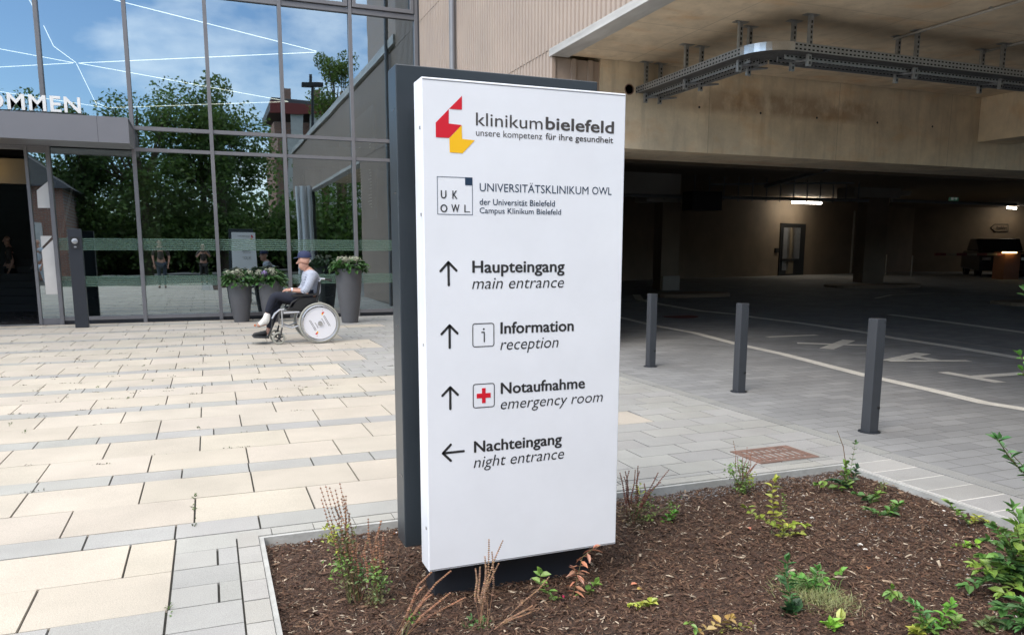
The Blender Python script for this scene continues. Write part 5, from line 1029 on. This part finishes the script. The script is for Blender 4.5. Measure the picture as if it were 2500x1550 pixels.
seedstalks('herb', 'leaning brown seed stalks below the left corner of the sign panel', q3(-100, 1100), [q3(x, y) for x, y in ((190, 505), (130, 620), (355, 495), (350, 680), (480, 720), (185, 700))], [(*q3(20, 900), LG, 20, .012)], k=44, side=.011, col=(.24, .12, .07))
seedstalks('herb', 'upright bundle of brown seed stalks in front of the middle of the sign', q3(590, 980), [q3(x, y) for x, y in ((675, 225), (795, 235), (640, 370), (560, 475), (600, 460), (700, 330), (760, 430), (650, 450))], [(*q3(580, 1000), MG, 120, .022)], k=44, side=.009, col=(.27, .16, .10))
seedstalks('herb', 'brown seed stalks leaning right below the sign', q3(640, 1040), [q3(x, y) for x, y in ((1190, 545), (1100, 815), (1080, 830), (1050, 790))], None, k=44, side=.008, col=(.26, .15, .09))
plant('dead_seedling', 'withered seedling with drooping pinkish brown leaves under the sign', 'seedling', q3(1380, 740), [dict(px=[(*q3(1380, 740),), (*q3(1430, 540),), (*q3(1470, 380),), (*q3(1560, 310),)], n=9, ln=.036, w=.013, col=(.42, .19, .12), droop=.7), dict(px=[(*q3(1430, 540),), (*q3(1400, 490),)], n=3, ln=.034, w=.012, col=(.45, .24, .17), droop=.8)])
plant('seedling', 'bright green creeping seedling at the foot of the withered one', 'seedling', q3(1270, 770), [dict(px=[(*q3(1270, 770),), (*q3(1380, 770, ),), (*q3(1500, 690),), (*q3(1580, 610),)], n=5, ln=.034, w=.022, col=LG), dict(px=[(*q3(1270, 770),), (*q3(1170, 680),), (*q3(1110, 590),), (*q3(1110, 520),)], n=5, ln=.032, w=.02, col=LG), dict(px=[(*q3(1280, 775),), (*q3(1200, 760),), (*q3(1120, 790),)], n=3, ln=.03, w=.02, col=LG), dict(px=[(*q3(1280, 775),), (*q3(1420, 790),), (*q3(1580, 790),)], n=4, ln=.034, w=.022, col=LG), dict(px=[(*q3(1280, 770),), (*q3(1560, 772),), (*q3(1870, 765),), (*q3(1960, 785),), (*q3(2080, 770),)], n=3, ln=.02, w=.012, col=LG, tip=True)])
plant('seedling', 'small green leaf cluster at the end of a runner right of the sign', 'seedling', q3(1985, 830), [dict(px=[(*q3(1985, 830),), (*q3(2010, 790),), (*q3(2060, 760),)], n=4, ln=.028, w=.019, col=YG), dict(px=[(*q3(1985, 830),), (*q3(1940, 800),), (*q3(1890, 790),)], n=2, ln=.026, w=.018, col=YG)])
seedstalks('herb', 'dense brown seed spikes with green shoots directly right of the sign', q4(190, 700), [q4(x, y) for x, y in ((100, 310), (140, 300), (170, 295), (215, 290), (235, 260), (245, 300), (385, 310), (465, 290), (405, 380), (280, 390), (130, 340))],
           [(*q4(240, 440), YG, 26, .016), (*q4(300, 560), LG, 60, .028), (*q4(300, 680), (.22, .32, .08), 70, .028), (*q4(180, 620), (.16, .12, .06), 130, .04), (*q4(480, 560), LG, 40, .022)], k=34, side=.010, col=(.19, .075, .05))
plant('seedling', 'glossy green sprig beside the brown spikes right of the sign', 'seedling', q4(430, 700), [dict(px=[(*q4(430, 700),), (*q4(455, 640),), (*q4(500, 610),)], n=4, ln=.03, w=.018, col=(.11, .30, .04)), dict(px=[(*q4(430, 700),), (*q4(490, 650),)], n=2, ln=.03, w=.018, col=LG)])
seedstalks('herb', 'green herb with reddish stalks rising in front of the rusty drain', q4(1000, 470), [q4(x, y) for x, y in ((937, 75), (970, 190), (1040, 120), (1075, 150), (1065, 200), (1130, 200), (1150, 210), (1100, 250), (1010, 180))], [(*q4(930, 300), LG, 60, .02), (*q4(1000, 280), LG, 60, .02), (*q4(1010, 400), LG, 130, .03), (*q4(1060, 360), YG, 60, .022)], k=26, side=.008, col=(.24, .10, .06))
plant('seedling', 'upright seedling with yellow green leaves in the right part of the bed', 'seedling', q4(1300, 820), [dict(px=[(*q4(1300, 820),), (*q4(1310, 700),), (*q4(1230, 600),), (*q4(1225, 430),), (*q4(1250, 370),)], n=10, ln=.034, w=.020, col=YG, droop=.2), dict(px=[(*q4(1300, 740),), (*q4(1180, 670),), (*q4(1090, 620),), (*q4(1030, 570),)], n=6, ln=.030, w=.02, col=(.24, .3, .05)), dict(px=[(*q4(1300, 760),), (*q4(1350, 700),), (*q4(1420, 690),), (*q4(1480, 700),)], n=6, ln=.030, w=.019, col=(.26, .34, .05)), dict(px=[(*q4(1310, 800),), (*q4(1380, 770),), (*q4(1440, 760),)], n=3, ln=.028, w=.018, col=YG)])
plant('seedling', 'slender herb shoot beside the yellow green seedling', 'seedling', q4(1312, 650), [dict(px=[(*q4(1312, 650),), (*q4(1316, 560),), (*q4(1305, 480),)], n=7, ln=.018, w=.008, col=LG)])
plant('seedling', 'bushy green seedling with a tall bare twig at the back corner of the bed', 'seedling', q4(1780, 440), [dict(px=[(*q4(1795, 450),), (*q4(1775, 300),), (*q4(1750, 120),), (*q4(1705, 0),)], n=0, tip=False, r=.0024, col=BR), dict(px=[(*q4(1775, 400),), (*q4(1810, 260),), (*q4(1840, 90),)], n=6, ln=.022, w=.012, col=MG), dict(px=[(*q4(1780, 440),), (*q4(1760, 330),), (*q4(1770, 250),)], n=7, ln=.036, w=.024, col=LG), dict(px=[(*q4(1780, 440),), (*q4(1720, 380),), (*q4(1660, 370),)], n=7, ln=.036, w=.022, col=DG), dict(px=[(*q4(1780, 440),), (*q4(1830, 340),), (*q4(1850, 280),)], n=6, ln=.034, w=.02, col=DG), dict(px=[(*q4(1770, 440),), (*q4(1640, 420),), (*q4(1560, 400),)], n=5, ln=.032, w=.022, col=LG)])
plant('seedling', 'low dark green leafy seedling with a pale top beside the right edging', 'seedling', q5(390, 540), [dict(px=[(*q5(390, 540),), (*q5(340, 500),), (*q5(270, 470),)], n=5, ln=.036, w=.024, col=MG), dict(px=[(*q5(390, 540),), (*q5(400, 490),), (*q5(440, 470),)], n=5, ln=.036, w=.024, col=LG), dict(px=[(*q5(400, 560),), (*q5(420, 550),), (*q5(440, 560),)], n=4, ln=.034, w=.024, col=DG)])
plant('seedling', 'spreading green seedling below the dark one near the right edging', 'seedling', q5(480, 640), [dict(px=[(*q5(480, 640),), (*q5(440, 610),), (*q5(370, 590),)], n=6, ln=.036, w=.018, col=MG), dict(px=[(*q5(480, 640),), (*q5(520, 590),), (*q5(590, 540),)], n=7, ln=.034, w=.018, col=(.09, .22, .035)), dict(px=[(*q5(480, 640),), (*q5(520, 620),), (*q5(550, 600),)], n=4, ln=.034, w=.02, col=MG)])
seedstalks('herb', 'tiny pale herb close to the right edging', q5(465, 440), [q5(470, 360), q5(490, 380)], [(*q5(465, 410), (.2, .26, .1), 30, .014)], k=10, side=.004)
plant('seedling', 'light green creeping plant along the right edging', 'seedling', q5(1110, 700), [dict(px=[(*q5(1110, 700),), (*q5(1060, 630),), (*q5(990, 580),), (*q5(960, 540),)], n=7, ln=.036, w=.020, col=LG), dict(px=[(*q5(1110, 700),), (*q5(1180, 640),), (*q5(1250, 700),)], n=7, ln=.032, w=.018, col=YG), dict(px=[(*q5(1130, 720),), (*q5(1200, 760),), (*q5(1250, 800),)], n=6, ln=.03, w=.016, col=(.16, .3, .06))])
plant('seedling', 'light green oval leaves beside a fluffy grass tuft', 'seedling', q5(1160, 850), [dict(px=[(*q5(1190, 840),), (*q5(1090, 850),), (*q5(1000, 870),)], n=7, ln=.038, w=.022, col=(.17, .36, .04))])
plant('seedling', 'dark green upright seedling in the middle of the grass at the bottom', 'seedling', q4(1360, 1400), [dict(px=[(*q4(1365, 1410),), (*q4(1355, 1200),), (*q4(1320, 1050),), (*q4(1340, 960),)], n=13, ln=.034, w=.016, col=(.05, .15, .04)), dict(px=[(*q4(1365, 1400),), (*q4(1365, 1350),), (*q4(1360, 1330),)], n=3, ln=.055, w=.036, col=DG)])
plant('seedling', 'branching green seedling with oval leaves above the grass', 'seedling', q4(1520, 1200), [dict(px=[(*q4(1520, 1200),), (*q4(1470, 1100),), (*q4(1400, 1080),)], n=6, ln=.032, w=.017, col=(.11, .27, .06)), dict(px=[(*q4(1520, 1200),), (*q4(1550, 1100),), (*q4(1560, 1030),)], n=6, ln=.032, w=.017, col=(.09, .24, .05)), dict(px=[(*q4(1520, 1200),), (*q4(1640, 1110),), (*q4(1740, 1040),)], n=5, ln=.032, w=.016, col=(.13, .3, .05))])
plant('seedling', 'creeping stems with reddish and yellow leaves at the bottom edge', 'seedling', q4(1000, 1470), [dict(px=[(*q4(650, 1510),), (*q4(800, 1440),), (*q4(920, 1390),)], n=4, ln=.03, w=.018, col=(.32, .22, .07)), dict(px=[(*q4(800, 1500),), (*q4(1000, 1450),), (*q4(1250, 1440),)], n=5, ln=.03, w=.017, col=(.28, .3, .06)), dict(px=[(*q4(1280, 1440),), (*q4(1450, 1470),), (*q4(1590, 1460),)], n=4, ln=.032, w=.018, col=(.38, .22, .07)), dict(px=[(*q4(600, 1410),), (*q4(660, 1470),)], n=3, ln=.022, w=.012, col=LG)])
plant('seedling', 'light green four leaved rosette at the bottom edge right of the grass', 'seedling', q4(1660, 1480), [dict(px=[(*q4(1660, 1500),), (*q4(1655, 1460),), (*q4(1650, 1440),)], n=3, ln=.04, w=.026, col=(.2, .42, .05)), dict(px=[(*q4(1700, 1450),), (*q4(1730, 1400),)], n=1, ln=.045, w=.028, col=(.36, .38, .09))])
plant('seedling', 'seedling with two green leaves on a long bare stem', 'seedling', q5(690, 1350), [dict(px=[(*q5(690, 1350),), (*q5(600, 1240),), (*q5(540, 1170),)], n=1, ln=.03, w=.018, col=LG), dict(px=[(*q5(545, 1180),), (*q5(530, 1210),)], n=3, ln=.03, w=.018, col=LG)])
plant('seedling', 'loose group of green shoots at the bottom of the bed', 'seedling', q5(900, 1500), [dict(px=[(*q5(880, 1510),), (*q5(920, 1370),), (*q5(980, 1290),)], n=9, ln=.032, w=.016, col=(.12, .3, .04)), dict(px=[(*q5(850, 1490),), (*q5(780, 1380),), (*q5(690, 1270),)], n=9, ln=.032, w=.016, col=(.08, .22, .05)), dict(px=[(*q5(830, 1510),), (*q5(760, 1420),)], n=5, ln=.034, w=.019, col=LG), dict(px=[(*q5(900, 1510),), (*q5(980, 1450),), (*q5(1010, 1400),)], n=6, ln=.034, w=.018, col=LG), dict(px=[(*q5(740, 1520),), (*q5(720, 1490),)], n=4, ln=.036, w=.022, col=YG)])
plant('seedling', 'olive green shoots at the bottom right of the bed', 'seedling', q5(1220, 1500), [dict(px=[(*q5(1220, 1510),), (*q5(1200, 1450),), (*q5(1270, 1410),)], n=7, ln=.04, w=.02, col=(.1, .15, .05)), dict(px=[(*q5(1220, 1510),), (*q5(1320, 1480),), (*q5(1400, 1470),)], n=6, ln=.036, w=.018, col=(.1, .24, .06))])
# bush at the right edge, close to the camera
def bush(label, base, zb, targets, n, ln, w, cols, seed):
    random.seed(seed); g_ = G(*base, zb); t = thing('shrub', label, 'shrub', tuple(g_), 'leafy shrub growing in from the right edge'); lf = MB(); st = MB()
    for (x, y, dy) in targets:
        e = PY(x, y, g_.y + dy); m_ = g_.lerp(e, .5) + Vector((U(-.02, .02), U(-.02, .02), .03)); sprig(lf, st, [g_ + Vector((U(-.02, .02), U(-.02, .02), 0)), g_.lerp(m_, .6), m_, m_.lerp(e, .5) + Vector((0, 0, .012)), e], n, ln, w, cols[int(rnd() * len(cols))], .002)
    lf.build('leaves', 'leaf', t); st.build('stem', 'twig', t); return t
bush('broad leaved bright green bush at the right edge, lower part', (2520, 1440), -.05, [(2430, 1290, .03), (2470, 1240, .0), (2460, 1330, .05), (2400, 1360, .02), (2405, 1420, -.02), (2440, 1400, .04), (2480, 1280, -.05), (2500, 1350, -.08), (2380, 1380, .05), (2450, 1450, -.05), (2490, 1420, 0), (2360, 1430, .05), (2530, 1300, 0), (2540, 1380, 0), (2410, 1320, .02), (2450, 1300, -.03), (2480, 1330, .05), (2450, 1370, -.04), (2425, 1400, .03), (2470, 1400, .03), (2500, 1260, .02), (2395, 1395, 0)], 9, .046, .024, [(.09, .20, .05), (.14, .28, .06), (.20, .32, .06), (.07, .16, .05)], 21)
bush('bush twigs at the lower right corner below the bright bush', (2540, 1540), -.05, [(2450, 1480, 0), (2460, 1520, .03), (2490, 1470, -.03), (2500, 1530, -.05), (2530, 1500, 0), (2445, 1490, .02)], 8, .045, .022, [(.07, .17, .05), (.09, .21, .05)], 22)
bush('dark green twig with small paired leaves reaching in at the right edge', (2640, 1330), -.05, [(2432, 1072, 0)], 0, .03, .016, [(.05, .14, .035)], 23)
def twig(label, pts, Y, n, ln, w, col):
    t = thing('shrub_twig', label, 'shrub', tuple(PY(*pts[0], Y)), 'leafy shrub growing in from the right edge'); lf = MB(); st = MB(); sprig(lf, st, [PY(*p, Y) for p in pts], n, ln, w, col, .0022); lf.build('leaves', 'leaf', t); st.build('stem', 'twig', t)
twig('dark green curved twig end with dense small leaves, upper right edge', [(2620, 1290), (2540, 1190), (2490, 1145), (2460, 1110), (2436, 1072)], 1.75, 15, .032, .018, (.06, .17, .045))
twig('light green shoot tip poking in at the right edge beside the road line', [(2640, 1150), (2560, 950), (2490, 868)], 1.75, 8, .032, .015, (.14, .33, .07))
twig('small green shoot tip at the right edge above the light one', [(2640, 1100), (2570, 830), (2502, 712)], 1.75, 9, .03, .014, (.10, .27, .07))
twig('shoot tip at the right edge just below the light one', [(2660, 1160), (2560, 1000), (2494, 905)], 1.75, 6, .03, .016, (.13, .32, .06))
# grass tufts
random.seed(5); gt = MB()
def tuft(c, n, h, r, col):
    for i in range(n):
        a = U(0, 6.283); b = c + Vector((random.gauss(0, r), random.gauss(0, r), -.005)); l_ = h * U(.5, 1.1); d = Vector((math.cos(a) * U(.3, 1.2), math.sin(a) * U(.3, 1.2), 1)).normalized(); s = Vector((-math.sin(a), math.cos(a), 0)) * .0011; gt.col = jit(col, .3)
        m_ = b + d * l_ * .6; e = b + d * l_ + Vector((math.cos(a), math.sin(a), -.4)) * l_ * .3; gt.quad(b - s, b + s, m_ + s, m_ - s); gt.quad(m_ - s, m_ + s, e)
for x, y, n, h, r, c in ((*q4(1480, 1180), 500, .08, .045, (.15, .26, .08)), (*q4(1560, 1290), 700, .08, .06, (.22, .24, .10)), (*q4(1700, 1340), 250, .06, .05, (.24, .24, .12)), (*q4(1290, 790), 120, .05, .03, (.16, .24, .1)), (*q5(910, 870), 260, .035, .03, (.18, .22, .12)), (*q5(60, 1290), 300, .06, .05, (.22, .25, .1)), (*q3(560, 1010), 60, .05, .02, MG), (*q2(1210, 1190), 60, .04, .03, (.26, .22, .12)), (*q4(200, 740), 160, .06, .05, (.13, .1, .05))): tuft(G(x, y, -.05), n, h, r, c)
tag(gt.build('grass', 'leaf'), 'thin tangled grass growing through the mulch', 'grass', kind='stuff')
# weeds in paving joints
random.seed(8); wd = MB()
for i in range(430):
    if rnd() < .4: x = -.126 - .312 * random.randint(-6, 12) + U(-.004, .004); y = U(5, 16.5)
    else: x = U(-3.2, 2.8); y = random.choice([5.83, 6.555, 7.04, 7.52, 7.75, 8.24, 8.7, 8.945, 9.42, 10.11, 10.62, 11.15, 11.34, 11.9, 12.45, 12.68, 13.2, 13.73, 13.95, 14.5, 15.02, 16.3]) + U(-.004, .004)
    if y < 7.5 and rnd() < .7: continue
    for k in range(random.randint(2, 9)):
        p = Vector((x + random.gauss(0, .03), y + random.gauss(0, .004), 0)); wd.col = jit((.06, .085, .03) if rnd() < .55 else (.05, .04, .03), .3); wd.leaf(p, Vector((U(-1, 1), U(-1, 1), U(.1, .7))), U(.008, .024), U(.005, .011))
for x, y in ((372, 930), (240, 945), (312, 972), (350, 893), (475, 1280), (412, 1488), (25, 1035), (486, 1045), (63, 1052), (475, 1210), (475, 1240)):
    g_ = G(x, y)
    for k in range(9): wd.col = jit((.07, .12, .03), .3); wd.leaf(g_ + Vector((random.gauss(0, .006), random.gauss(0, .03), 0)), Vector((U(-1, 1), U(-1, 1), U(.2, 1))), U(.01, .025), U(.005, .011))
tag(wd.build('joint_weeds', 'leaf'), 'tiny weeds and moss growing in the paving joints', 'weeds', kind='stuff')
# fallen leaves
for px, col, lab in ((q3(1880, 620), (.5, .2, .1), 'orange brown fallen leaf on the mulch right of the sign'), (q3(1980, 655), (.6, .42, .12), 'small yellow fallen leaf beside the orange brown one'), (q3(1370, 810), (.42, .3, .2), 'tan curled leaf under the creeping seedling'), (q3(1310, 740), (.55, .04, .12), 'bright pink fallen leaf below the withered seedling'), (q3(1610, 690), (.6, .42, .36), 'pale pink leaf right of the green seedling'), (q5(1040, 750), (.42, .17, .09), 'curled orange brown leaf near the right edging'), (q5(975, 655), (.35, .19, .12), 'flat brown leaf among pale chips'), (q5(585, 1370), (.48, .24, .12), 'orange leaf at the bottom of the bed'), (q5(370, 1010), (.45, .22, .11), 'rust coloured leaf in the middle of the mulch'), (q4(1070, 735), (.4, .14, .08), 'reddish leaf left of the yellow green seedling'), (q4(1400, 1445), (.62, .12, .12), 'coral pink leaf at the bottom edge'), (q5(1145, 795), (.5, .22, .12), 'orange leaf below the creeping plant')):
    p = G(*px, -.038); b = MB(); b.col = jit(col, .1); b.leaf(p, Vector((U(-1, 1), U(-1, 1), .15)), .034, .024, Vector((U(-.4, .4), U(-.4, .4), 1)), .3); tag(b.build('fallen_leaf', 'leaf'), lab, 'leaf', 'fallen leaves on the mulch')
# ------------------------------------------------------------------ the side of the street behind the camera (mirrored in the glass)
def VM(px, py, Yv): p = PY(px, py, Yv); return Vector((p.x, 2 * YF - Yv, p.z))
def tree(name, label, base, h, crown, nleaf, col, seed, trunk=.25, ls=.3, cat='tree'):
    random.seed(seed); t = thing(name, label, cat, tuple(base), 'trees across the street'); b = Vector(base); tr = MB(); tr.tube([b, b + Vector((.1, .1, h * .35)), b + Vector((-.1, 0, h * .65)), b + Vector((0, 0, h * .8))], [trunk, trunk * .8, trunk * .4, trunk * .1], 10)
    cl = []
    for (cx, cz, r) in crown:
        for k in range(7): a = U(0, 6.283); e = U(-.6, 1); q = r * U(.45, .85); cl.append((b + Vector((cx + q * math.cos(a) * .9, q * math.sin(a) * .9, cz + q * e * .8)), r * U(.28, .5)))
    for c_, r in cl[:14]: tr.tube([b + Vector((0, 0, h * .4)), b.lerp(c_, .6) + Vector((0, 0, h * .18)), c_], [trunk * .35, trunk * .2, .03], 6)
    tr.build('trunk', 'bark', t); lf = MB()
    for i in range(nleaf):
        c_, r = cl[int(rnd() * len(cl))]; d = Vector((random.gauss(0, 1), random.gauss(0, 1), random.gauss(0, 1))).normalized(); p = c_ + d * r * (rnd() ** .4); lf.col = jit(col, .45); s = ls * U(.6, 1.3); v = Vector((random.gauss(0, 1), random.gauss(0, 1), random.gauss(0, .7))).normalized(); w_ = v.cross(Vector((U(-1, 1), U(-1, 1), U(-1, 1)))).normalized()
        lf.quad(p - v * s * .5, p + w_ * s * .3, p + v * s * .5, p - w_ * s * .3)
    lf.build('crown', 'treeleaf', t)
def tbase(px, Yv): q = VM(px, 600, Yv); return (q.x, q.y, 0)
def ht(px, py, Yv): return VM(px, py, Yv).z
tree('tree', 'unseen tree added left of the plaza to shade the paving before the entrance', (-10.5, 9.5, 0), 12.5, [(0, 9.5, 2.6), (2.8, 8.8, 2.4), (5.2, 9.2, 2.2), (-2, 8.5, 2.6), (1.5, 11, 2.2)], 5200, (.06, .11, .03), 30, ls=.34)  # added out of view: its crown softly shades the paving near the glass
Yv = 52
for nm_, px, top, Wd, Yv, col, sd_, lab in (('tree', 500, 150, 3.6, 52, (.12, .19, .045), 31, 'tall loose crowned tree mirrored in the middle bays of the glass'), ('tree', 360, 172, 3.6, 50, (.10, .17, .04), 32, 'broad dark tree mirrored left of the tall one'), ('tree', 240, 225, 3.0, 50, (.09, .15, .04), 33, 'lower dark tree mirrored above the white letters'), ('tree', 25, 185, 3.2, 50, (.09, .16, .04), 34, 'round dark tree mirrored at the left edge of the glass'), ('tree', 545, 270, 2.2, 50, (.11, .18, .045), 35, 'bushy tree mirrored right of the tall one'), ('tree', -180, 200, 4, 50, (.09, .15, .04), 36, 'dark tree beyond the left end of the glass')):
    b = tbase(px, Yv); h = ht(px, top, Yv); tree(nm_, lab, b, h, [(0, h - Wd * .8, Wd * .8), (-Wd * .5, h - Wd * 1.5, Wd), (Wd * .5, h - Wd * 1.6, Wd), (0, h * .4, Wd * 1.1), (-Wd * .6, h * .25, Wd), (Wd * .6, h * .22, Wd)], 13000, col, sd_, ls=.23)
b = tbase(836, 56); h = ht(815, 95, 56); tree('conifer', 'narrow dense evergreen mirrored beside the ribbed wall', b, h, [(0, h - 2, 1.8), (0, h - 5, 2.4), (0, h - 8, 2.6), (0, h - 11, 2.6), (0, 3, 2.6)], 10000, (.11, .17, .03), 41, ls=.2)
hd_ = MB(); random.seed(9)
for i in range(26000):
    x = U(-34, 12); y = -20 + U(-2, 2.0); z = abs(random.gauss(0, 1.8)) + U(0, 2.2); hd_.col = jit((.10, .18, .04), .5); p = Vector((x, y, z)); v = Vector((random.gauss(0, 1), random.gauss(0, 1), random.gauss(0, 1))).normalized() * .2; w_ = v.cross(Vector((U(-1, 1), U(-1, 1), U(-1, 1)))).normalized() * .12; hd_.quad(p - v, p + w_, p + v, p - w_)
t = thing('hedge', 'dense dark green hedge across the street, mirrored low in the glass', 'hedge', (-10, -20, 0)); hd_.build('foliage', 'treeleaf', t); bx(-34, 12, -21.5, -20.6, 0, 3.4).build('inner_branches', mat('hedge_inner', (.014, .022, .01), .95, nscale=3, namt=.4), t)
# brick house with white pilasters
a = VM(712, 560, 62); b = VM(820, 560, 62); t = thing('brick_house', 'red brick house with tall white pilasters mirrored beside the ribbed wall', 'building', (a.x, a.y, 0)); zt = ht(720, 300, 62)
bx(a.x - 1, b.x + 8, a.y - 10, a.y, 0, zt).build('wall', 'brick', t)
for k in range(6): x = a.x + .2 + k * 1.45; bx(x, x + .9, a.y + .003, a.y + .35, zt * .35, zt + 1).build('pilaster', 'stucco', t)
bx(a.x - 1.3, b.x + 8.2, a.y + .36, a.y + .6, zt + .6, zt + 1.3).build('cornice', mat('red_cornice', (.22, .045, .04), .7), t); bx(a.x - 1.2, b.x + 8, a.y - 10, a.y + .3, zt + 1.0, zt + 1.6).build('roof', 'roof', t)
for k in range(3): x = a.x + k * 2.2; bx(x, x + .55, a.y - 3, a.y - 2.4, zt + 1.6, zt + 2.9).build('chimney', 'brick', t)
a = VM(140, 600, 44); t = thing('brick_house', 'red brick gable house with a slate roof mirrored near the entrance', 'building', (a.x - 4, a.y, 0)); zt = ht(140, 455, 44)
bx(a.x - 7, a.x + .6, a.y - 8, a.y, 0, zt).build('wall', 'brick', t); r_ = MB(); r_.prism([(a.x - 7.4, a.y + .3, zt), (a.x + 1, a.y + .3, zt), (a.x - 3.2, a.y + .3, zt + 3)], (0, 0, 0), (0, -8.6, 0)); r_.build('roof', 'roof', t)
for k in range(3): x = a.x - 1.6 - k * 2; f_ = bx(x, x + 1, a.y + .002, a.y + .05, 1.2, 2.7).build('window', 'stucco', t)
# lamp post
a = VM(775, 600, 36); z_ = ht(775, 215, 36); t = thing('street_lamp', 'black street lamp with a flat double head mirrored before the ribbed wall', 'street lamp', (a.x, a.y, 0)); MB().tube([(a.x, a.y, 0), (a.x, a.y, z_)], [.09, .06], 12).build('pole', 'black', t); bx(a.x - .45, a.x + .45, a.y - .12, a.y + .12, z_, z_ + .18).build('lamp_head', 'black', t, bevel=.02); MB().tube([(a.x - .1, a.y, z_ + .18), (a.x - .1, a.y, z_ + .5)], .06, 8).build('sensor', 'dark', t)
